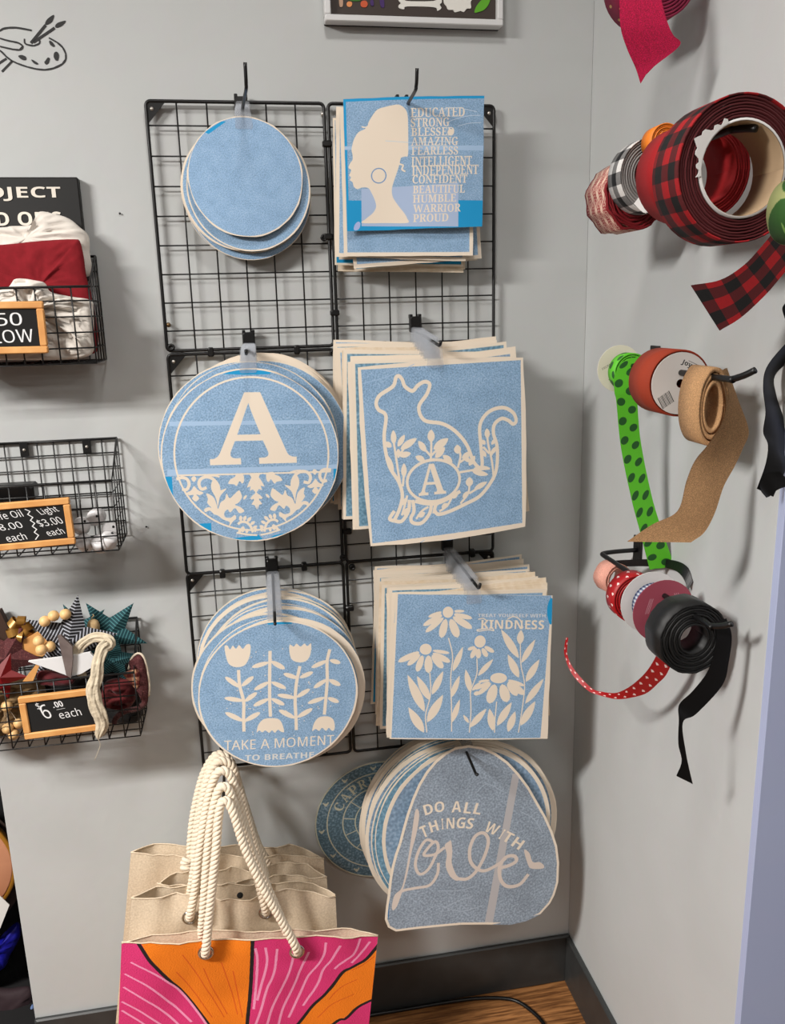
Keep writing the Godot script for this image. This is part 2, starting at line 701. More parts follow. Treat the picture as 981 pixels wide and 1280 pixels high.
# the sheets behind the front one, hung on the prong from base to tip
func stack(called: String, base: Vector3, tip: Vector3, n: int, z0: float, z1: float, size: Vector2, is_round: bool, stock: String, group: String, drop: float, faces: Array, spread := 2.5, shift := Vector2.ZERO, egg := PackedVector2Array()) -> void:
	for i in n:
		var t := (i + 0.5) / n
		var z := lerpf(z0, z1, t)
		var f := clampf((z - base.z) / (tip.z - base.z), 0, 1)
		var hp := base.lerp(tip, f)
		hp.z = z
		var a := deg_to_rad(rng.randfn(0.0, spread))
		a = clampf(a, -deg_to_rad(spread * 1.9), deg_to_rad(spread * 1.9))
		var s := size * (1.0 + rng.randf_range(-0.035, 0.02))
		var x := Vector3(cos(a), sin(a), 0)
		var y := Vector3(-sin(a), cos(a), 0)
		var top := hp - y * drop + x * (rng.randf_range(-0.006, 0.006) + shift.x * (1.0 - t)) + y * (rng.randf_range(-0.004, 0.004) + shift.y * (1.0 - t))
		var lean := rng.randf_range(-0.0008, 0.0008)
		var q := [top - x * s.x / 2, top + x * s.x / 2, top + x * s.x / 2 - y * s.y + Vector3(0, 0, lean), top - x * s.x / 2 - y * s.y + Vector3(0, 0, lean)]
		var o := egg
		if o.is_empty():
			o = round_outline(rng.randi()) if is_round else square_outline(rng.randi())
		var ph := rng.randf() * TAU
		var pick := rng.randi() % faces.size()
		var label := "%s sheet, %s from the front in the %s" % ["cream paper" if faces[pick] == M.paper else ("round stencil" if is_round else "square stencil"), ORDINAL[n - i], stock]
		var gap := (z1 - z0) / n * 0.18
		var bend := func(u: float, v: float) -> float: return gap * sin(ph + 4.0 * u + 3.0 * v)
		stencil(called, q, o, bend, faces[pick], label, group, hp + Vector3(0, 0, 0.0006) - y * 0.008, a)

func chalkboard(q: Array, rail: float, draw: Callable, label: String) -> void:
	# q: top left, top right, bottom right, bottom left
	var x: Vector3 = (q[1] - q[0])
	var w := x.length()
	x = x.normalized()
	var y: Vector3 = (q[0] - q[3])
	y = (y - x * y.dot(x))
	var h := y.length()
	y = y.normalized()
	var b := Basis(x, y, x.cross(y))
	var mid: Vector3 = (q[0] + q[1] + q[2] + q[3]) / 4.0
	var t := thing("chalkboard_tag", label, "chalkboard", mid - y * h / 2)
	t.basis = b
	var up := Vector3(0, h / 2, 0)
	part(t, "frame_rail", rbox(Vector3(w, rail, 0.009), 0.0015), M.pine, up + Vector3(0, h / 2 - rail / 2, 0))
	part(t, "frame_rail", rbox(Vector3(w, rail, 0.009), 0.0015), M.pine, up + Vector3(0, -h / 2 + rail / 2, 0))
	part(t, "frame_stile", rbox(Vector3(rail, h - 2 * rail - 0.0004, 0.0085), 0.0015), M.pine, up + Vector3(-w / 2 + rail / 2, 0, 0))
	part(t, "frame_stile", rbox(Vector3(rail, h - 2 * rail - 0.0004, 0.0085), 0.0015), M.pine, up + Vector3(w / 2 - rail / 2, 0, 0))
	var bw := w - 2 * rail
	var bh := h - 2 * rail
	var im := Image.create(512, 256, false, Image.FORMAT_RGB8)
	im.fill(Color(0.055, 0.052, 0.05))
	draw.call(im)
	var st := begin(false)
	quad(st, Vector3(-bw / 2, bh / 2, 0.001), Vector3(-bw / 2, -bh / 2, 0.001), Vector3(bw / 2, -bh / 2, 0.001), Vector3(bw / 2, bh / 2, 0.001), Vector2(0, 0), Vector2(0, 1), Vector2(1, 1), Vector2(1, 0))
	var board := part(t, "board", rbox(Vector3(bw, bh, 0.004), 0.0005), M.slate, up + Vector3(0, 0, -0.0015))
	part(board, "chalk_lettering", done(st), tmat(tx(im), 0.9), Vector3(0, 0, 0.0015))

func basket(xr: float, w: float, yb: float, yk: float, yf: float, label: String) -> void:
	var d := 0.12
	var z0 := 0.006
	var t := thing("wire_basket", label, "basket", Vector3(xr - w / 2, yb, 0), "black wire wall baskets")
	var hk := yk - yb
	var hf := yf - yb
	var x := w / 2
	part(t, "rim", tube([Vector3(-x, hk, z0), Vector3(x, hk, z0), Vector3(x, hk * 0.96 + hf * 0.04, z0 + 0.01), Vector3(x, hf, d), Vector3(-x, hf, d), Vector3(-x, hk * 0.96 + hf * 0.04, z0 + 0.01)], 0.0024, 8, true), M.black)
	var n := 10
	for k in n + 1:
		var xx := lerpf(-x, x, k / float(n))
		part(t, "wire", tube([Vector3(xx, hk, z0), Vector3(xx, hk * 0.5, z0), Vector3(xx, 0.003, z0), Vector3(xx, 0.0, z0 + 0.003), Vector3(xx, 0, d - 0.003), Vector3(xx, 0.003, d), Vector3(xx, hf * 0.5, d), Vector3(xx, hf, d)], 0.0013, 6), M.black)
	for k in 7:
		var yy := hk - hk * (k + 1) / 7.0
		if yy < hf - 0.01:
			part(t, "wire", tube([Vector3(-x, yy, z0), Vector3(x, yy, z0), Vector3(x, yy, d), Vector3(-x, yy, d)], 0.0013, 6, true), M.black)
		else:
			part(t, "wire", rod(Vector3(-x, yy, z0), Vector3(x, yy, z0), 0.0013, 6), M.black)
	for k in [1, 2, 3]:
		var zz: float = lerpf(z0, d, k / 4.0)
		for s in [-1, 1]:
			part(t, "wire", rod(Vector3(s * x, 0, zz), Vector3(s * x, lerpf(hk, hf, k / 4.0), zz), 0.0013, 6), M.black)
		part(t, "wire", rod(Vector3(-x, 0, zz), Vector3(x, 0, zz), 0.0013, 6), M.black)
	for s in [0.115, -0.02, 0.6]:
		if s < 0.5:
			part(t, "hanging_plate", rbox(Vector3(0.015, 0.024, 0.0016), 0.0005), M.black, Vector3(x - 0.055 if s > 0 else x - 0.165, hk - 0.013, z0 + 0.002))
			part(t, "screw", lathe([[0.0, 0.0022], [0.0025, 0.0012], [0.003, 0.0]], 12), M.screw, Vector3(x - 0.055 if s > 0 else x - 0.165, hk - 0.013, z0 + 0.003))

# padded five-pointed star, ridged from its middle to each point; material surfaces share one stripe direction
func star_mesh(R: float, r: float, depth: float) -> ArrayMesh:
	var st := begin(false)
	for side in [1.0, -1.0]:
		for k in 10:
			var a0 := PI / 2 + TAU * k / 10
			var a1 := PI / 2 + TAU * (k + 1) / 10
			var r0 := R if k % 2 == 0 else r
			var r1 := r if k % 2 == 0 else R
			var c := Vector3(0, 0, depth * side)
			var p0 := Vector3(cos(a0) * r0, sin(a0) * r0, 0)
			var p1 := Vector3(cos(a1) * r1, sin(a1) * r1, 0)
			# u runs along the arm from the middle to the point
			var t0 := Vector2(1.0 if k % 2 == 0 else 0.32, 0.5 if k % 2 == 0 else 0.0)
			var t1 := Vector2(0.32 if k % 2 == 0 else 1.0, 0.0 if k % 2 == 0 else 0.5)
			var l := [[c, Vector2(0, 0.5)], [p1, t1], [p0, t0]]
			if side < 0:
				l.reverse()
			for v in l:
				st.set_uv(v[1])
				st.add_vertex(v[0])
	return done(st)

func eye(c: Vector3, r: float, tube_r: float, b := Basis.IDENTITY) -> ArrayMesh:
	var p := []
	for k in 24:
		var a := TAU * k / 24
		p.append(c + b * Vector3(cos(a) * r, sin(a) * r, 0))
	return tube(p, tube_r, 8, true)

# tote bag: two canvas panels joined by gussets, open at the top
func tote(q: Array, gap: float, wave: float, sd: int, front: Material, label: String, called: String) -> Node3D:
	var mid: Vector3 = patch(q, 0.5, 1.0)
	var n := FastNoiseLite.new()
	n.seed = sd
	n.frequency = 1.0
	var t := thing(called, label, "tote bag", mid)
	var nu := 28
	var nv := 16
	for side in [0, 1]:
		var rows := []
		for i in nu + 1:
			var u := i / float(nu)
			var row := PackedVector3Array()
			for j in nv + 1:
				var v := j / float(nv)
				var p := patch(q, u, v) - mid
				var taper := minf(1.0, minf(u, 1.0 - u) * 9.0)
				var ripple := n.get_noise_2d(u * 3.2 + side * 9.0, v * 1.4) * wave * (1.2 - v) * taper
				p.z += ripple - gap * side * taper
				p.y += n.get_noise_2d(u * 2.4 + 5.0 + side * 3.0, 0.3) * wave * 0.55 * (1.0 - v)
				row.append(p)
			rows.append(row)
		if side == 1:
			rows.reverse()
		var st := begin()
		add_grid(st, rows)
		part(t, "front_panel" if side == 0 else "back_panel", done(st), front if side == 0 else M.canvas)
		var hem := []
		for row in rows:
			hem.append(row[0])
		part(t, "hem", tube(hem, 0.0014, 6), M.canvas)
	return t

func handle(bag: Node3D, px: Array, r := 0.0082) -> void:
	var p := []
	for v in px:
		p.append(v - bag.position)
	part(bag, "rope_handle", rope(resample(smooth_path(p, 8), 0.0022), r, 0.027), M.rope)

func spool_disc(r: float, hole: float, thick := 0.0012) -> ArrayMesh:
	var h := thick / 2
	var st := begin(false)
	var n := 40
	for k in n:
		var a := TAU * k / n
		var b := TAU * (k + 1) / n
		var d0 := Vector3(cos(a), sin(a), 0)
		var d1 := Vector3(cos(b), sin(b), 0)
		var u := func(d: Vector3, rr: float) -> Vector2: return Vector2(0.5 + d.x * rr / r / 2, 0.5 - d.y * rr / r / 2)
		var z := Vector3(0, 0, h)
		quad(st, d0 * r + z, d1 * r + z, d1 * hole + z, d0 * hole + z, u.call(d0, r), u.call(d1, r), u.call(d1, hole), u.call(d0, hole))
		quad(st, d0 * r - z, d0 * hole - z, d1 * hole - z, d1 * r - z)
		quad(st, d0 * r + z, d0 * r - z, d1 * r - z, d1 * r + z)
	return done(st)

func ribbon_rod(y: float, x: float, z0: float, z1: float, label: String, up := 0.013) -> void:
	var t := thing("ribbon_rod", label, "hook", Vector3(0, y, z0), "black rods that carry the ribbon")
	part(t, "wall_plate", rbox(Vector3(0.004, 0.05, 0.03), 0.001), M.black, Vector3(-0.002, 0, 0))
	var st := begin()
	add_tube(st, smooth_path([Vector3(-0.004, 0, 0), Vector3(x * 0.6, 0, 0), Vector3(x * 0.95, 0, 0.006), Vector3(x, 0, 0.025), Vector3(x, 0, 0.1), Vector3(x, 0, z1 - z0 - 0.045), Vector3(x + 0.001, 0.0, z1 - z0 - 0.03), Vector3(x + 0.007, up * 0.45, z1 - z0 - 0.012), Vector3(x + 0.014, up, z1 - z0)], 5), 0.0042, 10)
	part(t, "rod", done(st), M.black)

func pattern(w: int, h: int, bg: Color) -> Image:
	var im := Image.create(w, h, false, Image.FORMAT_RGB8)
	im.fill(bg)
	return im

func weave(im: Image, amount: float, sd: int) -> Image:
	var r := RandomNumberGenerator.new()
	r.seed = sd
	for y in im.get_height():
		for x in im.get_width():
			var c := im.get_pixel(x, y)
			var k := 1.0 + amount * ((r.randf() - 0.5) + (0.5 if (x + y) % 2 else -0.5))
			im.set_pixel(x, y, Color(c.r * k, c.g * k, c.b * k))
	return im

func checks(a: Color, b: Color) -> Image:
	var im := pattern(64, 64, a)
	var half := a.lerp(b, 0.5)
	im.fill_rect(Rect2i(32, 0, 32, 32), half)
	im.fill_rect(Rect2i(0, 32, 32, 32), half)
	im.fill_rect(Rect2i(32, 32, 32, 32), b)
	return weave(im, 0.16, 5)

# ------------------------------------------------------------------ the scene
func _ready() -> void:
	rng.seed = 20240611
	var cam := Camera3D.new()
	cam.name = "camera"
	cam.fov = 62.770
	cam.near = 0.02
	add_child(cam)
	cam.transform = Transform3D(Basis(Vector3(0.98359, -0.02580, 0.17854), Vector3(0.06691, 0.97131, -0.22823), Vector3(-0.16753, 0.23643, 0.95710)), Vector3(-.6881, 1.6, 1.6283))
	cam.current = true

	var env := Environment.new()
	env.background_mode = Environment.BG_COLOR
	env.background_color = Color(0.5, 0.52, 0.56)
	env.background_energy_multiplier = 0.3
	env.tonemap_mode = Environment.TONE_MAPPER_LINEAR
	env.tonemap_exposure = 0.47
	env.sdfgi_enabled = true
	env.ssao_enabled = true
	env.ssil_enabled = true
	var we := WorldEnvironment.new()
	we.name = "environment"
	we.environment = env
	add_child(we)

	M.white_metal = mat(Color(0.85, 0.85, 0.85), 0.5)
	M.glow = mat(Color(1, 1, 1), 0.6)
	M.glow.emission_enabled = true
	M.glow.emission = Color(1.0, 0.97, 0.93)
	M.glow.emission_energy_multiplier = 2.0
	ceiling_light(Vector3(-2.7, 2.75, 1.6), Vector2(1.2, 0.3), 42.0, "long ceiling light panel ahead of the wall's left end")
	ceiling_light(Vector3(-0.6, 2.75, 0.85), Vector2(0.2, 0.2), 1.5, "small square ceiling light panel above the hanging stencils")
	ceiling_light(Vector3(-0.15, 2.75, 2.5), Vector2(1.2, 0.3), 2.2, "long ceiling light panel behind the viewer in the aisle")
	ceiling_light(Vector3(-2.0, 2.75, 3.6), Vector2(1.2, 0.6), 4.0, "wide ceiling light panel over the left side of the shop")
	ceiling_light(Vector3(1.6, 2.75, 1.6), Vector2(1.2, 0.6), 6.0, "wide ceiling light panel over the room beyond the partition")

	sans = SystemFont.new()
	sans.font_names = PackedStringArray(["Droid Sans"])
	bold = SystemFont.new()
	bold.font_names = PackedStringArray(["Droid Sans"])
	bold.font_weight = 700
	serif = SystemFont.new()
	serif.font_names = PackedStringArray(["Droid Serif"])
	serif.font_weight = 700

	materials()
	room()
	wall_items()
	grids()
	stencils()
	baskets()
	totes()
	ribbons()
	floor_items()

func materials() -> void:
	M.black = mat(Color(0.045, 0.045, 0.048), 0.42)
	M.screw = mat(Color(0.75, 0.73, 0.7), 0.35, 0.7)
	M.brass = mat(Color(0.45, 0.36, 0.25), 0.4, 0.8)
	M.paper = mat(CREAM, 0.9)
	M.paper.albedo_texture = noise_tex(0.02, Color(0.93, 0.9, 0.84), Color(1, 1, 1), 256, 3, 4)
	tri(M.paper, 9.0)
	M.clear = mat(Color(0.75, 0.77, 0.80, 0.16), 0.3)
	M.clear.transparency = BaseMaterial3D.TRANSPARENCY_ALPHA
	M.tab = tab_mesh()
	M.pine = tri(tmat(noise_tex(0.012, Color(0.80, 0.55, 0.30), Color(0.90, 0.68, 0.42), 256, 4, 8), 0.55), 5.0)
	M.slate = mat(Color(0.055, 0.052, 0.05), 0.85)
	M.canvas = tri(tmat(noise_tex(0.05, Color(0.80, 0.72, 0.61), Color(0.93, 0.86, 0.76), 512, 5, 12), 0.95), 7.0)
	M.canvas.normal_enabled = true
	M.canvas.normal_texture = noise_tex(0.09, Color.BLACK, Color.WHITE, 512, 3, 13, true)
	M.canvas.normal_scale = 0.4
	M.rope = mat(Color(0.93, 0.87, 0.78), 0.9)
	M.chrome = mat(Color(0.8, 0.8, 0.8), 0.2, 1.0)
	M.wall = tri(tmat(noise_tex(0.006, Color(0.735, 0.745, 0.742), Color(0.755, 0.765, 0.762), 512, 5, 21), 0.62), 0.9)
	M.wall.normal_enabled = true
	M.wall.normal_texture = noise_tex(0.06, Color.BLACK, Color.WHITE, 512, 3, 22, true)
	M.wall.normal_scale = 0.04
	M.lavender = tri(tmat(noise_tex(0.006, Color(0.665, 0.70, 0.82), Color(0.68, 0.715, 0.835), 256, 4, 23), 0.6), 1.0)
	M.base = tri(tmat(noise_tex(0.02, Color(0.195, 0.20, 0.20), Color(0.225, 0.235, 0.235), 256, 4, 24), 0.42), 3.0)
	M.ceiling = mat(Color(0.62, 0.62, 0.61), 0.9)
	M.shop_wall = mat(Color(0.42, 0.40, 0.38), 0.9)

func box_at(called: String, lo: Vector3, hi: Vector3, m: Material, bevel := 0.001) -> MeshInstance3D:
	return struct(called, rbox(hi - lo, bevel), m, (lo + hi) / 2)

func room() -> void:
	box_at("floor", Vector3(-4.6, -0.1, -2.2), Vector3(2.8, -0.012, 4.6), mat(Color(0.25, 0.17, 0.1), 0.7))
	box_at("ceiling", Vector3(-4.6, 2.75, -2.2), Vector3(2.8, 2.9, 4.6), M.ceiling)
	box_at("wall_back", Vector3(-1.218, 0, -0.11), Vector3(0.0, 2.75, 0.0), M.wall)
	box_at("wall_right", Vector3(0.0, 0, -0.11), Vector3(0.1, 2.75, 0.655), M.wall)
	box_at("wall_partition_end", Vector3(0.0, 0, 0.655), Vector3(0.6, 2.75, 0.669), M.lavender)
	box_at("wall_far_back", Vector3(-4.6, 0, -2.3), Vector3(2.8, 2.75, -2.2), M.shop_wall)
	box_at("wall_far_left", Vector3(-4.7, 0, -2.2), Vector3(-4.6, 2.75, 4.6), M.shop_wall)
	box_at("wall_far_right", Vector3(2.8, 0, -2.2), Vector3(2.9, 2.75, 4.6), M.shop_wall)
	box_at("wall_front", Vector3(-4.6, 0, 4.6), Vector3(2.8, 2.75, 4.7), M.shop_wall)
	box_at("baseboard_back", Vector3(-1.218, 0, 0.0), Vector3(0.0, 0.128, 0.012), M.base, 0.003)
	box_at("baseboard_right", Vector3(-0.012, 0, 0.012), Vector3(0.0, 0.128, 0.669), M.base, 0.003)
	# floor planks, each its own board, grain along the back wall
	var tones := []
	for k in 4:
		var im := pattern(512, 128, Color(0.5, 0.34, 0.2))
		var n := FastNoiseLite.new()
		n.seed = 40 + k
		n.frequency = 0.03
		n.fractal_octaves = 4
		for y in 128:
			for x in 512:
				var a := n.get_noise_2d(x * 0.22, y * 3.2) + 0.5 * n.get_noise_2d(x * 0.9 + 900, y * 7.0)
				im.set_pixel(x, y, Color(0.68, 0.47, 0.28).lerp(Color(0.40, 0.25, 0.13), clampf(0.45 + a * 1.1 + 0.06 * (k - 1.5), 0, 1)))
		tones.append(tmat(tx(im), 0.45))
	var fl: Node = get_node("floor")
	var pw := 0.13
	var z := -0.0
	var i := 0
	while z < 1.0:
		var x := -1.6 + 0.37 * (i % 3) - 0.3
		while x < 0.0:
			var x1 := minf(x + 1.1, -0.001)
			var st := begin(false)
			var w := x1 - x - 0.0012
			var d := pw - 0.0012
			var h := 0.006
			quad(st, Vector3(-w / 2, h, -d / 2), Vector3(-w / 2, h, d / 2), Vector3(w / 2, h, d / 2), Vector3(w / 2, h, -d / 2), Vector2(0, 0), Vector2(0, 1), Vector2(1, 1), Vector2(1, 0))
			quad(st, Vector3(-w / 2, h, d / 2), Vector3(-w / 2, -h, d / 2), Vector3(w / 2, -h, d / 2), Vector3(w / 2, h, d / 2))
			quad(st, Vector3(w / 2, h, -d / 2), Vector3(w / 2, -h, -d / 2), Vector3(-w / 2, -h, -d / 2), Vector3(-w / 2, h, -d / 2))
			quad(st, Vector3(w / 2, h, d / 2), Vector3(w / 2, -h, d / 2), Vector3(w / 2, -h, -d / 2), Vector3(w / 2, h, -d / 2))
			quad(st, Vector3(-w / 2, h, -d / 2), Vector3(-w / 2, -h, -d / 2), Vector3(-w / 2, -h, d / 2), Vector3(-w / 2, h, d / 2))
			part(fl, "plank", done(st), tones[(i * 2 + int(x * 3 + 9)) % 4], Vector3((x + x1) / 2, -0.006, z + pw / 2) - (fl as Node3D).position)
			x = x1
			if x > -0.01:
				break
		z += pw
		i += 1

func wall_items() -> void:
	# painter's palette decal
	var ink := mat(Color(0.11, 0.11, 0.11), 0.6)
	var pal := thing("palette_decal", "dark grey painter's palette and two brushes drawn on the wall, upper left", "wall decal")
	for s in [
		[[-1.0411, 2.0624, -1.033, 2.0661, -1.015, 2.0675, -.991, 2.064], 10], [[-1.0426, 2.0509, -1.0303, 2.0475, -1.0152, 2.0449, -1.0082, 2.0394, -1.0127, 2.0344, -1.0242, 2.0346, -1.0442, 2.0386], 9],
		[[-1.0835, 2.0487, -1.06, 2.0345, -1.045, 2.0324, -1.0313, 2.0191, -1.0093, 2.0096, -.9813, 2.0044, -.96, 2.0081, -.9445, 2.0172, -.941, 2.0298, -.9481, 2.0433, -.9651, 2.0536], 9],
		[[-1.0411, 2.0624, -1.0725, 2.055, -1.0835, 2.0487], 10],
		[[-1.0042, 2.0511, -1.0038, 2.0437, -.9925, 2.0408, -.9818, 2.0443, -.9806, 2.0497, -.9848, 2.0516], 8],
		[[-1.0588, 2.0049, -1.0474, 2.0138, -1.0363, 2.0203], 12], [[-1.046, 2.0002, -1.0277, 2.0167], 12]]:
		var p := curve2(pts2(s[0]), 6, false) if s[0].size() > 4 else pts2(s[0])
		for r in stroke_poly(p, s[1] * 0.00027):
			part(pal, "outline", slab(r, 0.0002, 0.0008), ink)
	for s in [[[-.9947, 2.0447, -.9681, 2.0725], 16, [-.969, 2.0737, -.9644, 2.0816, -.9533, 2.0883, -.9565, 2.0789, -.9641, 2.0738]], [[-.9906, 2.046, -.9543, 2.0687], 15, [-.9533, 2.0704, -.949, 2.0762, -.9354, 2.08, -.9408, 2.0732, -.949, 2.0693]]]:
		var b := part(pal, "brush", slab(stroke_poly(pts2(s[0]), s[1] * 0.00027)[0], 0.0002, 0.0009), ink)
		part(b, "bristles", slab(curve2(pts2(s[2])), 0.0002, 0.0009), ink)
	for s in [[-1.0172, 2.0244, -1.0111, 2.0263, -1.005, 2.0234, -1.0061, 2.0189, -1.0119, 2.0193], [-.9972, 2.0196, -.9927, 2.0182, -.9867, 2.0138, -.9895, 2.0123, -.9944, 2.0147], [-.9767, 2.0165, -.9731, 2.0186, -.9708, 2.0232, -.9675, 2.0222, -.9696, 2.0154, -.9746, 2.0126], [-.9592, 2.0307, -.9546, 2.0325, -.952, 2.0271, -.9545, 2.0195, -.9581, 2.0194, -.9607, 2.0244], [-.9651, 2.0491, -.9611, 2.0477, -.9571, 2.0419, -.9594, 2.0399, -.9643, 2.0432]]:
		part(pal, "paint_spot", slab(curve2(pts2(s)), 0.0002, 0.0009), ink)
	# framed picture cut by the top edge
	var fx0 := -0.503
	var fx1 := -0.184
	var fy := 2.084
	var fh := 0.32
	var fm := thing("framed_picture", "white framed dark brown picture with bone and leaf above the wire grid", "picture", Vector3((fx0 + fx1) / 2, fy, 0))
	var fw := fx1 - fx0
	var rw := 0.0105
	part(fm, "frame_rail", rbox(Vector3(fw, rw, 0.024), 0.0015), M.white_metal, Vector3(0, rw / 2, 0.018))
	part(fm, "frame_rail", rbox(Vector3(fw, rw, 0.024), 0.0015), M.white_metal, Vector3(0, fh - rw / 2, 0.018))
	for s in [-1, 1]:
		part(fm, "frame_stile", rbox(Vector3(rw, fh - 2 * rw, 0.0236), 0.0015), M.white_metal, Vector3(s * (fw / 2 - rw / 2), fh / 2, 0.018))
	part(fm, "backing_edge", rbox(Vector3(fw - 0.002, fh, 0.005), 0.0005), M.slate, Vector3(0, fh / 2, 0.0032))
	part(fm, "board", rbox(Vector3(fw - 2 * rw, fh - 2 * rw, 0.006), 0.0005), mat(Color(0.24, 0.20, 0.18), 0.7), Vector3(0, fh / 2, 0.015))
	var off := Vector3(-(fx0 + fx1) / 2, -fy, 0)
	for s in [["bone", [-.3702, 2.1259, -.3614, 2.1274, -.3563, 2.122, -.3088, 2.1235, -.3034, 2.1286, -.2952, 2.1283, -.2939, 2.1215, -.2975, 2.1183, -.2947, 2.1128, -.3019, 2.1082, -.3082, 2.1136, -.3565, 2.1134, -.3618, 2.1089, -.3709, 2.1105, -.3715, 2.1148, -.3679, 2.118, -.3713, 2.1222], Color(0.9, 0.89, 0.86)], ["fleece", [-.2874, 2.1347, -.2903, 2.1222, -.2858, 2.1162, -.2823, 2.1107, -.2734, 2.1103, -.2698, 2.1067, -.2609, 2.1094, -.2537, 2.1078, -.2483, 2.1129, -.2404, 2.1144, -.2411, 2.1238, -.2374, 2.1301, -.2446, 2.1361, -.266, 2.1385], Color(0.9, 0.89, 0.86)], ["leaf", [-.2339, 2.1077, -.2303, 2.1179, -.2195, 2.1291, -.205, 2.1343, -.2079, 2.1217, -.2158, 2.1127, -.226, 2.1086], Color(0.36, 0.66, 0.12)], ["carrot", [-.4634, 2.1138, -.4612, 2.1175, -.455, 2.1177, -.4538, 2.1135, -.4567, 2.11, -.4615, 2.1102], Color(0.88, 0.56, 0.33)], ["tomato", [-.439, 2.1151, -.4361, 2.1195, -.4292, 2.1197, -.4263, 2.1149, -.4299, 2.1099, -.4368, 2.1103], Color(0.78, 0.33, 0.17)], ["stick", [-.476, 2.1225, -.4699, 2.1227, -.4703, 2.1111, -.4732, 2.1089, -.4758, 2.111], Color(0.72, 0.58, 0.48)], ["stem", [-.4583, 2.1225, -.4394, 2.1224, -.4413, 2.1193, -.4564, 2.1192], Color(0.2, 0.45, 0.1)], ["petal", [-.4198, 2.1231, -.4164, 2.1207, -.416, 2.1134, -.4201, 2.1127, -.422, 2.1181], Color(0.24, 0.12, 0.38)], ["petal", [-.4039, 2.1236, -.3977, 2.1219, -.3973, 2.1115, -.4022, 2.1108, -.4048, 2.1174], Color(0.24, 0.12, 0.38)]]:
		part(fm, s[0], slab(curve2(pts2(s[1])), 0.0182, 0.0192), mat(s[2], 0.6), off)
	# black sign with white capitals
	var sg := thing("black_sign", "black wooden sign with white capitals above the basket of shirts", "sign", Vector3(-1.075, 1.66, 0))
	part(sg, "panel", rbox(Vector3(0.27, 0.172, 0.02), 0.002), mat(Color(0.06, 0.058, 0.056), 0.6), Vector3(0, 0.086, 0.011))
	for w in [["PROJECT", 1.8, 0.172, 0.017], ["ADD ONS", 1.757, 0.158, 0.023]]:
		var tm := TextMesh.new()
		tm.text = w[0]
		tm.font = bold
		tm.font_size = 64
		tm.depth = 0.0012
		tm.pixel_size = 0.00045
		tm.curve_step = 1.0
		var bb := tm.get_aabb()
		var o := part(sg, "lettering", tm, mat(Color(0.9, 0.87, 0.82), 0.6), Vector3(w[3], w[1] - 1.66 + 0.007, 0.0216))
		o.scale = Vector3(w[2] / bb.size.x, 0.0228 / bb.size.y * 1.0, 1)
	for p in [[Vector3(-.8781, 1.7742, 0), "small black nail in the wall beside the black sign"], [Vector3(-.8855, 1.2024, 0), "small black nail in the wall beside the middle basket"]]:
		solo("nail", lathe([[0.0, 0.004], [0.0016, 0.0038], [0.002, 0.003], [0.0008, 0.0028], [0.0008, -0.004]], 10), M.black, p[1], "nail", p[0])

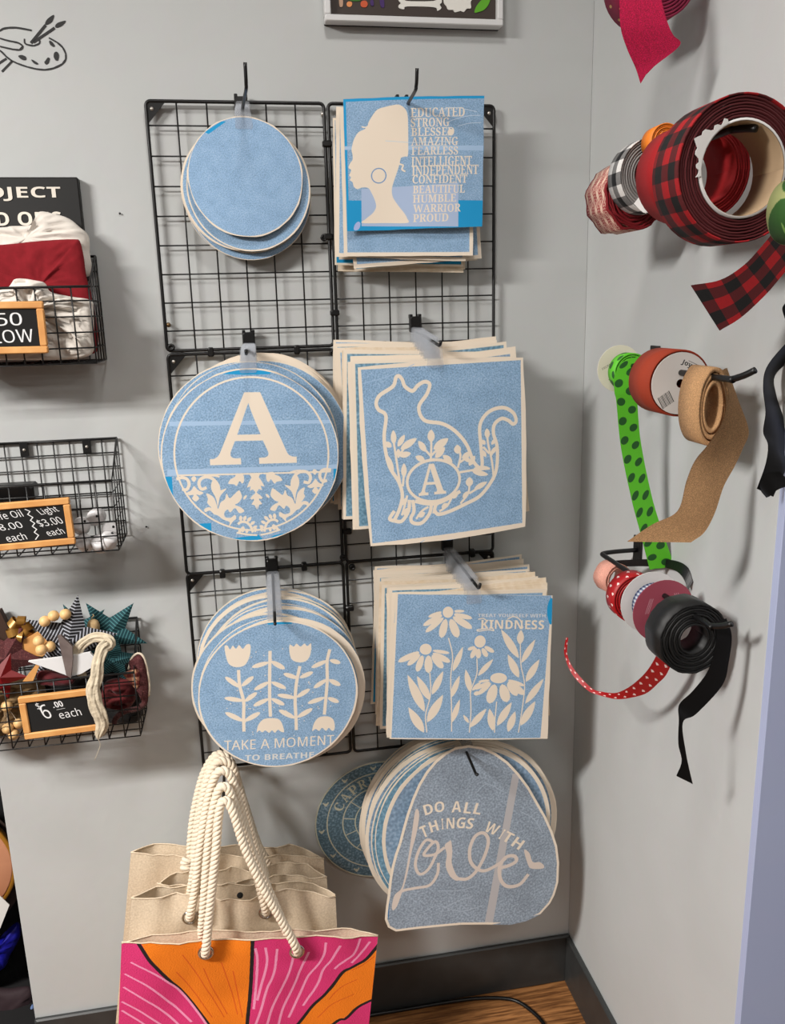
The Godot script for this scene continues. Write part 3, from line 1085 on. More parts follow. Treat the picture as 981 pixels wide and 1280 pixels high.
func grids() -> void:
	var words := [["upper left black wire grid panel, behind the small round stencil", "upper right black wire grid panel, behind the word stencil"], ["middle left black wire grid panel, behind the large round letter A", "middle right black wire grid panel, behind the cat stencil"], ["lower left black wire grid panel, behind the flower circle", "lower right black wire grid panel, behind the daisy stencils"]]
	for r in 3:
		for c in 2:
			grid_panel([-0.8165, -0.5025][c], [1.9555, 1.5265, 1.1035][r], words[r][c], [-1] if c == 0 else [1])
	var clip := rbox(Vector3(0.017, 0.011, 0.012), 0.002)
	var where := [[408.7, 180, 1], [418.3, 391, 1], [434, 664, 1], [437, 760, 1], [263.5, 440, 0], [371, 437, 0], [480, 432, 0], [278, 717, 0], [380, 708, 0], [590, 691, 0], [412, 296, 1]]
	var names := ["joining the two upper panels near the top", "joining the two upper panels near their bottom", "joining the two middle panels near their bottom", "joining the two lower panels near their top", "under the brass screw, between upper and middle left panels", "above the right rim of the round letter A stack", "above the left corner of the cat stencil stack", "left of the grey tab over the flower circle", "right of the grey tab over the flower circle", "right of the hook that holds the daisy stencils", "joining the two upper panels at mid height"]
	var at := [Vector3(-.507, 1.8885, .0145), Vector3(-.5057, 1.5935, .0145), Vector3(-.4984, 1.1682, .0145), Vector3(-.4998, 1.0057, .0145), Vector3(-.7386, 1.5291, .0145), Vector3(-.58, 1.5281, .0145), Vector3(-.4134, 1.5299, .0145), Vector3(-.7486, 1.1001, .0145), Vector3(-.588, 1.1019, .0145), Vector3(-.2407, 1.103, .0145), Vector3(-.5122, 1.7297, .0145)]
	for i in where.size():
		var o := solo("panel_clip", clip, M.black, "small black clip " + names[i], "clip", at[i], "clips that join the grid panels")
		if where[i][2] == 0:
			o.rotation.z = PI / 2
	var washer := lathe([[0.0, 0.004], [0.0028, 0.004], [0.003, 0.0055], [0.0052, 0.0055], [0.0064, 0.004], [0.0066, 0.0], [0.0066, -0.003]], 20)
	var wn := ["by the bottom left corner of the upper left panel", "at the left of the joint of four upper panels", "at the right of the joint of four upper panels", "at the left of the joint of four lower panels", "at the right of the joint of four lower panels", "left of the tall joint beside the small round stencil"]
	var wp := [Vector3(-.809, 1.5401, .014), Vector3(-.5122, 1.5198, .014), Vector3(-.4947, 1.5371, .014), Vector3(-.509, 1.1138, .014), Vector3(-.4915, 1.0922, .014), Vector3(-.5196, 1.7284, .014)]
	for i in wn.size():
		solo("washer", washer, M.black, "round black washer " + wn[i], "washer", wp[i], "washers at the grid corners")
	solo("screw", lathe([[0.0, 0.012], [0.003, 0.0115], [0.0045, 0.009], [0.003, 0.007], [0.003, -0.003]], 14), M.brass, "brass screw at the lower left of the upper left panel", "screw", Vector3(-.8106, 1.5801, .004))
	solo("screw", lathe([[0.0, 0.012], [0.003, 0.0115], [0.0045, 0.009], [0.003, 0.007], [0.003, -0.003]], 14), M.screw, "pale screw at the top right of the upper left panel", "screw", Vector3(-.5119, 1.9383, .004))

func stencils() -> void:
	var blue := fibre_image(512, 3, Color(0.55, 0.69, 0.825))
	var teal := fibre_image(256, 5, Color(0.43, 0.60, 0.70))
	var grey := fibre_image(256, 9, Color(0.52, 0.63, 0.74))
	M.tape = tmat(tx(blue), 0.75)
	# plain faces of the sheets in the stacks: squares and rounds with paper margins
	var sqf := []
	var rdf := []
	for k in 5:
		var b := art([blue, teal, blue, grey, blue][k], 256)
		if k == 2:
			b.fill(CREAM)
			b.fill_rect(Rect2i(30, 40, 200, 180), Color(0.55, 0.70, 0.85))
		elif k == 4:
			b.fill_rect(Rect2i(0, 150, 256, 106), VINYL)
		var mg: int = [7, 5, 0, 10, 4][k]
		for e in [Rect2i(0, 0, 256, mg), Rect2i(0, 256 - mg, 256, mg), Rect2i(0, 0, mg, 256), Rect2i(256 - mg, 0, mg, 256)]:
			b.fill_rect(e, CREAM)
		sqf.append(tmat(tx(b), 0.75))
		b = art([blue, teal, blue, grey, blue][k], 512)
		circle_line(b, 0.5, 0.5, 0.5, 0.5, [0.03, 0.02, 0.1, 0.05, 0.016][k], CREAM)
		rdf.append(tmat(tx(b), 0.75))
	sqf.append(M.paper)
	var flat := func(_u: float, _v: float) -> float: return 0.0

	# 1 small round, its picture left blank
	var b1 := Vector3(-0.655, 1.937, 0.02)
	var t1 := Vector3(-0.648, 1.944, 0.165)
	hook(b1, t1, 0.034, "black prong hook above the small round stencil, its tip turned up")
	stack("round_stencil", b1, t1, 7, 0.024, 0.048, Vector2(0.216, 0.216), true, "small round stack", "round stencils of the upper left hook", 0.022, rdf, 3.0, Vector2(0.0, -0.006))
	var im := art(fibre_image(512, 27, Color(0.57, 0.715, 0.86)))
	poly(im, [.1783, .1363, .3238, .05, .3648, .0495, .2098, .1515], VINYL)
	circle_line(im, 0.5, 0.5, 0.492, 0.492, 0.016, CREAM)
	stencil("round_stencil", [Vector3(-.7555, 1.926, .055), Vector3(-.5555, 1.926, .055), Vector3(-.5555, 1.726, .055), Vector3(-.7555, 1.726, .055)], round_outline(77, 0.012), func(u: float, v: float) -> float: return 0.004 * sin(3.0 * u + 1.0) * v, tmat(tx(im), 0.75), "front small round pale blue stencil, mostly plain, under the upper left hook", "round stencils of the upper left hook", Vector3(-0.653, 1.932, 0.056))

	# 2 profile and words
	var b2 := Vector3(-0.369, 1.94, 0.02)
	var t2 := Vector3(-0.378, 1.942, 0.185)
	hook(b2, t2, 0.028, "black prong hook above the word stencil, top right")
	stack("square_stencil", b2, t2, 8, 0.026, 0.076, Vector2(0.238, 0.245), false, "word stencil stack", "square stencils of the upper right hook", 0.006, sqf, 2.2, Vector2(-0.008, -0.028))
	im = art(blue)
	fill(im, pts2([0, 0, 1, 0, 1, 0.02, 0, 0.02]), VINYL)
	fill(im, pts2([0, 0, 0.018, 0, 0.018, 1, 0, 1]), VINYL)
	poly(im, [-.0331, .7585, 1.0146, .7961, 1.0185, 1.0634, -.0407, 1.0216], VINYL)
	poly(im, [.1108, .676, .8135, .6549, .8156, .996, .107, .9625], Color(0.68, 0.76, 0.88))
	poly(im, [-.0072, .3485, 1.0083, .3736, 1.0089, .4122, -.0079, .3749], TAPE)
	blob(im, [.0491, .9865, .0586, .9483, .0835, .9261, .0989, .9421, .0894, .9803, .0675, .9949], Color(0.68, 0.74, 0.92))
	blob(im, [.2909, .0675, .3395, .0574, .3881, .0558, .4295, .0899, .4457, .1408, .4489, .2497, .4473, .4258, .426, .44, .3976, .4495, .3903, .4759, .3754, .535, .3459, .6239, .3308, .6836, .3371, .7444, .3721, .8066, .4216, .8774, .44, .9165, .4411, .9506, .2768, .9443, .1119, .938, .1412, .9053, .1922, .8612, .2146, .8161, .2083, .7702, .1839, .7087, .1605, .6702, .1181, .6642, .0825, .675, .0575, .6561, .0485, .6213, .0306, .6057, .0382, .5835, .0259, .5682, .041, .5315, .0233, .5086, .0383, .4721, .0529, .4504, .0539, .4135, .0478, .3766, .0559, .3329, .071, .2896, .0999, .2468, .1421, .2263, .1634, .2022, .1709, .1764, .1997, .1268, .2351, .0847], CREAM)
	stroke(im, [.1217, .2068, .1493, .2134, .1704, .2024], .0097, CREAM)
	stroke(im, [.3906, .4463, .383, .4905, .4111, .5063, .4037, .5359, .4277, .5546], .0125, CREAM)
	var ec := [.2374, .5782]
	circle_line(im, ec[0], ec[1], .0514, .0555, .0083, Color(0.45, 0.60, 0.78))
	for w in [["EDUCATED", [.4666, .1514, .8568, .1535], 46], ["STRONG", [.466, .2239, .7443, .2246], 44], ["BLESSED", [.4696, .2912, .78, .2944], 42], ["AMAZING", [.469, .3616, .8088, .3675], 42], ["FEARLESS", [.4713, .4325, .8092, .4387], 42], ["INTELLIGENT", [.4706, .5172, .9129, .5226], 48], ["INDEPENDENT", [.4743, .5877, .964, .5904], 48], ["CONFIDENT", [.4781, .6495, .8797, .6572], 42], ["BEAUTIFUL", [.4804, .7252, .8616, .7325], 42], ["HUMBLE", [.4798, .7983, .797, .8006], 42], ["WARRIOR", [.4821, .8735, .8323, .8788], 42], ["PROUD", [.4816, .9475, .7397, .9511], 42]]:
		text(im, w[0], serif, w[1][0], w[1][1], w[1][2], w[1][3], w[2] * .0015, CREAM)
	var dt := [.7544, .2688]
	disc(im, dt[0], dt[1], 0.023, 0.025, CREAM)
	for s in [[.6668, .1035, .7789, .0849, .9481, .1183], [.7231, .192, .8638, .1523, .9767, .1438], [.8079, .2235, .8925, .204, .9802, .1992], [.2869, .3179, .4974, .3389, .6669, .3337, .7944, .3479]]:
		stroke(im, s, 0.004, Color(0.80, 0.86, 0.92))
	stencil("square_stencil", [Vector3(-.4842, 1.947, .085), Vector3(-.2356, 1.9562, .085), Vector3(-.2393, 1.7387, .085), Vector3(-.4858, 1.7328, .085)], square_outline(5), func(u: float, v: float) -> float: return 0.006 * sin(PI * u) * (1.0 - v) - 0.004 * sin(2.0 * PI * u) * v, tmat(tx(im), 0.7), "square blue stencil with a cream profile head and twelve words in capitals", "square stencils of the upper right hook")

	# 3 monogram round
	var b3 := Vector3(-0.668, 1.536, 0.02)
	var t3 := Vector3(-0.676, 1.532, 0.2)
	hook(b3, t3, 0.006, "black prong hook holding the large round letter A stack")
	stack("round_stencil", b3, t3, 13, 0.026, 0.122, Vector2(0.318, 0.318), true, "round letter A stack", "round stencils of the middle left hook", 0.022, rdf, 2.5, Vector2(0.024, 0.014))
	im = art(blue)
	for p in [[.3726, .0303, .4547, .0069, .5472, .0058, .6508, .0237, .6264, .0413, .4872, .0382], [.9612, .5926, 1.0437, .5975, 1.0374, .7607, .9542, .7578], [-.0272, .5797, .0552, .5848, .0516, .7085, -.0382, .7026], [.1108, .8668, .2478, .8679, .2456, .9279, .1955, .9922, .1011, .985], [.3165, .9711, .5104, .9589, .5501, 1.0065, .5951, .969, .7562, .9425, .7918, .9733, .7008, 1.0566, .3125, 1.0266], [.8323, .8535, .8842, .8546, 1.0388, .7228, 1.0309, .9264, .794, .9286]]:
		poly(im, p, VINYL)
	poly(im, [.068, .2762, .9817, .3112, .9809, .3306, .0658, .3019], TAPE)
	poly(im, [.0334, .5437, .9954, .5697, .9944, .5945, .0303, .5796], TAPE)
	var cc := [.5067, .4901]
	circle_line(im, cc[0], cc[1], .429, .4383, .0104, CREAM)
	var la := [.2684, .5322, .7525, .5457]
	text(im, "A", serif, la[0], la[1], la[2], la[3], .4037, CREAM)
	stroke(im, [.0822, .5792, .5094, .5952, .9445, .609], .0092, CREAM)
	var ax: float = 2.0 * [.5123, .7492][0]
	for s in [-1.0, 1.0]:
		var mx := func(fl: Array) -> Array:
			var o := []
			for k in fl.size():
				o.append((ax - fl[k]) if s > 0 and k % 2 == 0 else fl[k])
			return o
		for p in [[.1705, .6463, .1908, .6708, .2192, .6872, .1994, .6999, .1798, .6961, .193, .7177, .1732, .7357, .1543, .7178, .1639, .6976, .1392, .697, .1244, .6847, .1539, .6685], [.1587, .6018, .175, .5889, .1872, .6035, .1724, .6222],
			[.28, .6196, .3072, .6419, .3105, .6785, .348, .6715, .3132, .7099, .3006, .7457, .2925, .774, .2852, .7238, .2658, .6756, .2656, .6393],
			[.2346, .6934, .2587, .7038, .277, .7258, .2881, .7658, .294, .7872, .3092, .7515, .3357, .7323, .3469, .7006, .362, .7288, .3875, .7095, .4168, .6863, .428, .7069, .4304, .7307, .4104, .7583, .3894, .77, .4186, .7852, .4392, .8103, .4102, .8205, .388, .7894, .3601, .8128, .3463, .795, .3275, .8106, .3281, .837, .3579, .8444, .3853, .8294, .3898, .8519, .3725, .8666, .3439, .8991, .351, .8704, .317, .8521, .2886, .8263, .2692, .8181, .2459, .7944, .2204, .8016, .2179, .782, .2425, .7732, .257, .7794, .2355, .7476, .2411, .7261],
			[.361, .6438, .3737, .6202, .3997, .6062, .4097, .5913, .4464, .5976, .4489, .6352, .437, .648, .4239, .6336, .406, .6596, .3916, .6498]]:
			blob(im, mx.call(p), CREAM)
		poly(im, mx.call([.5237, .593, .4809, .593, .4914, .617, .479, .6371, .4615, .6735, .4841, .6676, .4774, .6934, .495, .6861, .51, .7049, .4938, .7217, .4819, .7325, .4723, .7392, .494, .7343, .4981, .7494, .4812, .7746, .4992, .779, .5102, .8062]), CREAM)
		for p in [[.0775, .5994, .1132, .5939, .1377, .6067, .1442, .6359, .1281, .6637, .1039, .6591], [.3054, .6938, .3027, .6494, .2771, .6116, .2435, .5977, .2115, .6076, .1985, .6351, .21, .6659, .2392, .6594]]:
			stroke(im, mx.call(p), .0176, CREAM)
		stroke(im, mx.call([.398, .8871, .4141, .8749, .443, .877, .4669, .9, .4796, .9411]), .0146, CREAM)
		stroke(im, mx.call([.387, .9359, .4523, .9525, .5031, .9595]), .0107, CREAM)
		stroke(im, mx.call([.2513, .592, .2859, .5931, .3152, .6011]), .0098, CREAM)
		leaves(im, lv_mirror([.4144, .8696, .4168, .8353, .0195, .4323, .8682, .4455, .8389, .0195, .4511, .8765, .4744, .8483, .0195, .4683, .8948, .4941, .8753, .0185, .4802, .917, .5056, .9028, .0176, .4201, .9367, .4262, .8998, .0244, .398, .9389, .4128, .9164, .0176, .4436, .9438, .4475, .9157, .0176, .4929, .9421, .4961, .9075, .0166, .4586, .7168, .4388, .7417, .0146, .5136, .7125, .4811, .7445, .0195], ax, s > 0), CREAM, 0.6)
	disc(im, [.4687, .6094][0], [.4687, .6094][1], .0107, .0107, Color(0.525, 0.675, 0.825))
	disc(im, ax - [.4687, .6094][0], [.4687, .6094][1], .0107, .0107, Color(0.525, 0.675, 0.825))
	circle_line(im, 0.5, 0.5, 0.495, 0.495, 0.012, CREAM)
	stencil("round_stencil", [Vector3(-.8355, 1.5055, .13), Vector3(-.5205, 1.5055, .13), Vector3(-.5205, 1.1905, .13), Vector3(-.8355, 1.1905, .13)], round_outline(31, 0.008), func(u: float, v: float) -> float: return 0.003 * sin(4.0 * v), tmat(tx(im), 0.72), "large round blue stencil with a cream letter A over damask leaves", "round stencils of the middle left hook", Vector3(-0.674, 1.524, 0.131))

	# 4 cat
	var b4 := Vector3(-0.352, 1.556, 0.02)
	var t4 := Vector3(-0.347, 1.534, 0.195)
	hook(b4, t4, 0.008, "black prong hook over the cat stencil stack")
	stack("square_stencil", b4, t4, 17, 0.026, 0.15, Vector2(0.302, 0.312), false, "cat stencil stack", "square stencils of the middle right hook", 0.03, sqf, 3.0, Vector2(-0.006, 0.012))
	im = art(blue)
	var W4 := .0213
	stroke(im, [.1536, .8675, .1918, .8003, .2141, .7253, .1974, .647, .1495, .5604, .1294, .4653, .1274, .3791, .1451, .2712, .1036, .2346, .0934, .1956, .1194, .1558, .1984, .1134, .2195, .0673, .2381, .0602, .2563, .0813, .2697, .1178, .3127, .1456, .3486, .1167, .3892, .1, .4189, .1162, .3989, .1679, .3459, .2371, .3753, .3125, .4822, .339, .5623, .3888, .6285, .4699, .6672, .5693, .7055, .6116, .7231, .5938, .7193, .4903, .7159, .3756, .7487, .3151, .806, .2816, .8769, .2778, .9333, .3121, .9498, .3578, .9293, .3754, .8981, .3514, .8556, .3381, .8107, .3676, .8022, .4204, .8231, .499, .8172, .6154, .7849, .6911, .7031, .7754, .6014, .8152, .5008, .8468, .43, .8563, .4062, .83], W4, CREAM)
	stroke(im, [.1536, .8675, .1276, .8516, .1601, .8098], W4, CREAM)
	stroke(im, [.1536, .8675, .2009, .8729, .2452, .819, .2558, .7553], W4, CREAM)
	stroke(im, [.2761, .7575, .2792, .8227, .2579, .8596, .2685, .8897, .3235, .8959, .3747, .8463, .3915, .7891], W4, CREAM)
	stroke(im, [.2894, .7653, .3502, .7847, .4192, .792, .49, .7732, .5761, .7362], W4, CREAM)
	stroke(im, [.4024, .8493, .4189, .7985, .4615, .7834], W4, CREAM)
	var e4 := [.4119, .6589]
	circle_line(im, e4[0], e4[1], .1637, .1198, .0173, CREAM)
	var a4 := [.3142, .7381, .4859, .7401]
	text(im, "A", serif, a4[0], a4[1], a4[2], a4[3], .1783, CREAM)
	for s in [[.2141, .7253, .1997, .6092, .1901, .5079, .1825, .4204], [.2007, .5088, .2396, .4623], [.3998, .5454, .4073, .4766, .4102, .4205], [.4054, .5142, .4482, .4801], [.4, .5138, .3539, .4595], [.5675, .5989, .5871, .5301, .5722, .4843], [.5828, .5682, .6402, .5348], [.5777, .6257, .6654, .6209, .7724, .6217], [.795, .6921, .7877, .5866, .7664, .4814, .7622, .4299], [.7817, .5471, .8114, .5045], [.7706, .5332, .7334, .4915], [.5732, .8083, .6251, .7543, .6371, .6964], [.6322, .755, .7048, .7228], [.2029, .8405, .2272, .7782, .2438, .7283], [.2903, .8698, .3271, .8279, .3698, .8064], [.4378, .84, .4882, .8124, .5183, .7696], [.2199, .6747, .2305, .6121]]:
		stroke(im, s, .0133, CREAM)
	leaves(im, [.1817, .4327, .1842, .353, .0346, .2046, .447, .251, .3841, .0319, .2196, .4631, .323, .4096, .0399, .2106, .4997, .2821, .4909, .0346, .1676, .4463, .1275, .4159, .0319, .4092, .4391, .4129, .3672, .0453, .4208, .4803, .5166, .4253, .0479, .4293, .529, .4924, .4737, .0399, .3741, .4888, .3315, .4252, .0373, .3633, .5383, .3079, .5107, .0346, .5708, .5185, .5702, .4651, .0453, .5948, .5462, .6578, .5132, .0319, .534, .5663, .4766, .5179, .0373, .6381, .5925, .6795, .5382, .0346, .658, .6293, .7613, .6573, .0319, .6657, .6118, .7655, .6132, .024, .7632, .4453, .7606, .3866, .0346, .7863, .4831, .8186, .4498, .024, .7466, .4798, .7276, .4501, .024, .7819, .5394, .8203, .4962, .0266, .7501, .5521, .7258, .5088, .024, .6336, .7157, .6399, .6588, .0479, .6643, .7345, .7515, .6984, .0319, .2297, .6247, .236, .5432, .0346, .243, .7411, .2065, .7825, .0266, .2165, .842, .2423, .7992, .0293, .3048, .8583, .3474, .8367, .0319, .4527, .8218, .4958, .8001, .0319, .5183, .7696, .5615, .7478, .0293, .5887, .7769, .6326, .7419, .0293, .2065, .4595, .206, .5093, .0266, .5982, .5311, .6528, .5745, .0293, .1382, .4909, .1721, .5814, .024], CREAM, 0.35)
	fill(im, pts2([0, 0, 1, 0, 1, 0.014, 0, 0.014]), CREAM)
	fill(im, pts2([0, 0, 0.018, 0, 0.012, 1, 0, 1]), CREAM)
	fill(im, pts2([0.985, 0, 1, 0, 1, 1, 0.98, 1]), CREAM)
	fill(im, pts2([0, 0.985, 1, 0.972, 1, 1, 0, 1]), CREAM)
	stroke(im, [.0248, .0874, .154, .0635, .2595, .0284, .3529, -.0076], 0.003, TAPE)
	stencil("square_stencil", [Vector3(-.487, 1.5012, .17), Vector3(-.1858, 1.5069, .162), Vector3(-.1771, 1.1909, .16), Vector3(-.4762, 1.1807, .178)], square_outline(8, 0.014), func(u: float, v: float) -> float: return 0.007 * sin(PI * u) * v, tmat(tx(im), 0.75), "front square blue stencil with a cream cat filled with leaves and a letter A", "square stencils of the middle right hook", Vector3(-0.35, 1.524, 0.172))

	# 5 flower circle
	var b5 := Vector3(-0.651, 1.096, 0.02)
	var t5 := Vector3(-0.657, 1.062, 0.215)
	hook(b5, t5, 0.003, "black prong hook over the round flower stencil")
	stack("round_stencil", b5, t5, 15, 0.026, 0.166, Vector2(0.3, 0.3), true, "flower circle stack", "round stencils of the lower left hook", 0.016, rdf, 2.5, Vector2(-0.002, -0.004))
	im = art(blue)
	for p in [[.19, .1444, .2069, .1384, .2215, .1656, .2397, .1417, .2571, .164, .2776, .1416, .2983, .1682, .3226, .1423, .3459, .1498, .3364, .2212, .3017, .2774, .2476, .2847, .2078, .2597, .1938, .2066], [.3467, .7375, .3597, .6876, .3923, .6536, .4354, .6492, .4838, .6604, .5067, .6916, .518, .7529, .4971, .7504, .4795, .7346, .4599, .754, .4425, .7356, .4232, .7496, .4011, .7305, .3807, .7417, .3634, .726], [.5846, .1684, .608, .1838, .6271, .1662, .6502, .188, .6754, .171, .6927, .1897, .7166, .1751, .7095, .2464, .6818, .2869, .6363, .2927, .5936, .2699, .5806, .2201], [.6951, .7703, .7102, .7159, .7431, .6815, .7933, .6805, .83, .7027, .8408, .7452, .8368, .7792, .8201, .7855, .8022, .7626, .7825, .7809, .7597, .7575, .7387, .7756, .7169, .7592]]:
		blob(im, p, CREAM)
	for s in [[.2629, .3046, .2629, .4094, .2797, .5172, .2728, .6206, .2683, .7239], [.4624, .1977, .4508, .3508, .4414, .5089, .4384, .6401], [.6398, .3181, .6117, .4344, .598, .5534, .5973, .6615, .595, .7513], [.8319, .226, .811, .3096, .8069, .429, .7929, .5486, .7776, .6664]]:
		stroke(im, s, .0202, CREAM)
	leaves(im, [.2632, .4226, .1782, .3425, .0309, .2733, .4158, .3517, .3559, .0309, .2799, .5145, .1633, .4827, .0309, .2855, .5205, .3664, .4658, .0309, .2695, .6525, .1611, .5807, .0333, .2767, .6533, .3771, .6033, .0333, .4519, .2722, .3436, .2948, .0309, .4632, .2655, .5468, .3268, .0333, .4441, .4029, .3482, .4479, .0309, .4573, .4043, .5467, .4593, .0309, .4373, .5151, .3364, .5557, .0309, .4506, .5166, .5307, .57, .0309, .6234, .3985, .5353, .3572, .0309, .6333, .3969, .7208, .3664, .0309, .6018, .5297, .4885, .4955, .0309, .6068, .5275, .6956, .4784, .0309, .5919, .6691, .4923, .5992, .0333, .6045, .6651, .7051, .6144, .0333, .8127, .2992, .71, .3361, .0309, .8275, .2981, .8957, .3264, .0309, .8046, .4261, .718, .4755, .0309, .8168, .4301, .8895, .4783, .0333, .7867, .5479, .6747, .5757, .0309, .8039, .5525, .8748, .5931, .0309], CREAM, 0.75)
	var l5 := [.1376, .8396, .8299, .8825]
	text(im, "TAKE A MOMENT", sans, l5[0], l5[1], l5[2], l5[3], .0665, CREAM)
	l5 = [.2609, .9267, .6974, .9579]
	text(im, "TO BREATHE", bold, l5[0], l5[1], l5[2], l5[3], .0404, Color(0.86, 0.86, 0.85))
	for k in 70:
		var a := rng.randf() * TAU
		var r := sqrt(rng.randf()) * 0.36
		disc(im, 0.5 + cos(a) * r, 0.5 + sin(a) * r, 0.0035, 0.0035, CREAM)
	poly(im, [.4443, .0029, .6169, .0166, .604, .0334, .4608, .0249], VINYL)
	circle_line(im, 0.5, 0.5, 0.494, 0.494, 0.014, CREAM)
	stencil("round_stencil", [Vector3(-.805, 1.055, .175), Vector3(-.509, 1.055, .175), Vector3(-.509, .759, .175), Vector3(-.805, .759, .175)], round_outline(55, 0.006), func(u: float, v: float) -> float: return 0.003 * sin(3.0 * u), tmat(tx(im), 0.75), "front round blue stencil with four cream folk flowers and two lines of words", "round stencils of the lower left hook", Vector3(-0.656, 1.063, 0.176))

	# 6 daisies
	var b6 := Vector3(-0.294, 1.116, 0.02)
	var t6 := Vector3(-0.283, 1.094, 0.213)
	hook(b6, t6, 0.012, "black prong hook over the daisy stencil stack")
	stack("square_stencil", b6, t6, 21, 0.026, 0.176, Vector2(0.305, 0.298), false, "daisy stencil stack", "square stencils of the lower right hook", 0.022, sqf, 2.6, Vector2(-0.004, -0.004))
	im = art(blue)
	for s in [[.3378, .2899, .3678, .4148, .361, .5618, .3723, .7672, .3786, .9429], [.2297, .5302, .2391, .6797, .2137, .8261, .2249, .9503], [.5218, .4286, .5254, .5317, .4954, .6347, .4875, .6788], [.487, .6641, .4956, .7963, .4903, .9502], [.6578, .7298, .6513, .8547, .6506, .9516], [.7983, .3235, .8074, .4712, .8349, .6039, .8298, .7366, .8059, .9515]]:
		stroke(im, s, .0068, CREAM)
	leaves(im, [.3729, .5206, .4315, .3496, .0378, .3687, .7027, .4169, .5469, .0365, .379, .8785, .4228, .7143, .0365, .2486, .6826, .3124, .518, .0432, .2367, .7236, .1516, .554, .0486, .2062, .8042, .0924, .5455, .0595, .2249, .8787, .317, .6823, .0568, .2075, .9518, .1062, .7737, .0568, .5328, .5493, .6273, .4324, .0351, .4883, .6641, .4531, .5055, .0405, .4987, .6524, .5545, .5904, .027, .4917, .9136, .5947, .7784, .0432, .4852, .8813, .4482, .8228, .0216, .6664, .9017, .7553, .7339, .0513, .6406, .9369, .6136, .7784, .0486, .7381, .9457, .7805, .7986, .0486, .7923, .427, .6704, .2298, .0513, .7959, .3324, .8007, .2318, .0459, .8097, .4594, .8953, .2977, .0405, .7969, .5628, .7196, .4009, .0513, .8426, .5921, .9271, .4351, .0486, .8437, .7454, .96, .5695, .0459, .8191, .9015, .9096, .7276, .0541], CREAM, 0.15)
	leaves(im, [.2966, .1149, .2065, .1511, .027, .2972, .1326, .1765, .2102, .0365, .3033, .1532, .1928, .2542, .0351, .3171, .1619, .2922, .2917, .0486, .3467, .1617, .397, .288, .0541, .3596, .1468, .4851, .2254, .0459, .3617, .1291, .484, .1575, .0324, .3584, .1114, .4338, .1092, .0189, .1642, .3867, .0304, .4579, .0405, .1648, .4043, .09, .481, .0351, .1811, .4101, .1505, .5247, .0405, .2173, .4098, .2217, .5331, .0513, .2386, .4068, .3104, .4989, .0459, .2422, .395, .3545, .4561, .0405, .2416, .3774, .3483, .3943, .0243, .5123, .3491, .4618, .3701, .0243, .5152, .355, .4854, .4288, .0324, .5303, .3608, .5313, .43, .0351, .5531, .3577, .5877, .4194, .0324, .5662, .3458, .6311, .3867, .0297, .6121, .5784, .5369, .5905, .0189, .6125, .5901, .5118, .6435, .027, .6182, .5989, .5347, .6816, .0324, .6428, .6077, .611, .7431, .0649, .6887, .6075, .7255, .734, .0649, .7236, .5985, .7903, .6881, .0459, .726, .5897, .8388, .6806, .0486, .7256, .5779, .8354, .6187, .027, .5503, .6639, .5104, .6788, .0297], CREAM, 0.85)
	for d in [[.329, .1176, .3626, .1173, .0378], [.1984, .3688, .2359, .3686, .0378], [.5381, .3135, .5745, .3133, .0419], [.6656, .5649, .7197, .5646, .0365]]:
		disc(im, d[0], d[1], d[2] - d[0] + 0.008, d[4] + 0.008, Color(0.50, 0.665, 0.83))
		disc(im, d[0], d[1], d[2] - d[0], d[4], CREAM)
	var l6 := [.5188, .1483, .9584, .1474]
	text(im, "TREAT YOURSELF WITH", bold, l6[0], l6[1], l6[2], l6[3], .023, Color(0.84, 0.85, 0.86))
	l6 = [.5432, .2279, .9502, .2291]
	text(im, "KINDNESS", bold, l6[0], l6[1], l6[2], l6[3], .0622, CREAM)
	stroke(im, [.5755, .2247, .5191, .234, .5302, .2428, .5893, .2334, .6234, .2391, .6161, .2244], .0068, CREAM)
	stroke(im, [.522, .1631, .5529, .1569, .5736, .17], .0068, CREAM)
	stroke(im, [.7087, .1615, .7488, .1434, .7903, .1637, .8125, .2198], .0068, CREAM)
	poly(im, [.9942, -.0103, 1.016, -.0106, 1.022, 1.0088, .9514, 1.0088], CREAM)
	blob(im, [.9792, .0329, .9979, .0193, 1.0082, .0846, 1.0057, .1737, .99, .1947, .972, .1444, .9673, .085], VINYL)
	fill(im, pts2([0, 0, 0.014, 0, 0.01, 1, 0, 1]), CREAM)
	fill(im, pts2([0, 0.992, 1, 0.992, 1, 1, 0, 1]), CREAM)
	stencil("square_stencil", [Vector3(-.4335, 1.0878, .185), Vector3(-.1294, 1.0581, .185), Vector3(-.1339, .757, .185), Vector3(-.4525, .7964, .185)], square_outline(12), func(u: float, v: float) -> float: return 0.003 * sin(PI * u) * v, tmat(tx(im), 0.75), "front square blue stencil with four cream daisies and small lettering above", "square stencils of the lower right hook", Vector3(-0.285, 1.084, 0.186))

	# 7 love, floppy egg-shaped sheets
	var b7 := Vector3(-0.283, 0.722, 0.02)
	var t7 := Vector3(-0.288, 0.712, 0.21)
	hook(b7, t7, 0.006, "black prong hook piercing the egg-shaped love stencil")
	var egg := pts2([.4734, .0974, .535, .0946, .5969, .1129, .6531, .1466, .7099, .1969, .7612, .2618, .8095, .3367, .8494, .4155, .8898, .494, .9242, .5769, .9497, .6595, .961, .7482, .9593, .8504, .9418, .9142, .9197, .9551, .8694, 1.0018, .8025, 1.0203, .7224, 1.0213, .6032, .9931, .4856, .9727, .3693, .9672, .2796, .9662, .1906, .9695, .1558, .9445, .1432, .9032, .1514, .8327, .1605, .7771, .17, .7009, .1816, .6396, .198, .5794, .2166, .5269, .2342, .4608, .2542, .3915, .2802, .3181, .3084, .2549, .3436, .197, .3834, .1519, .4279, .118])
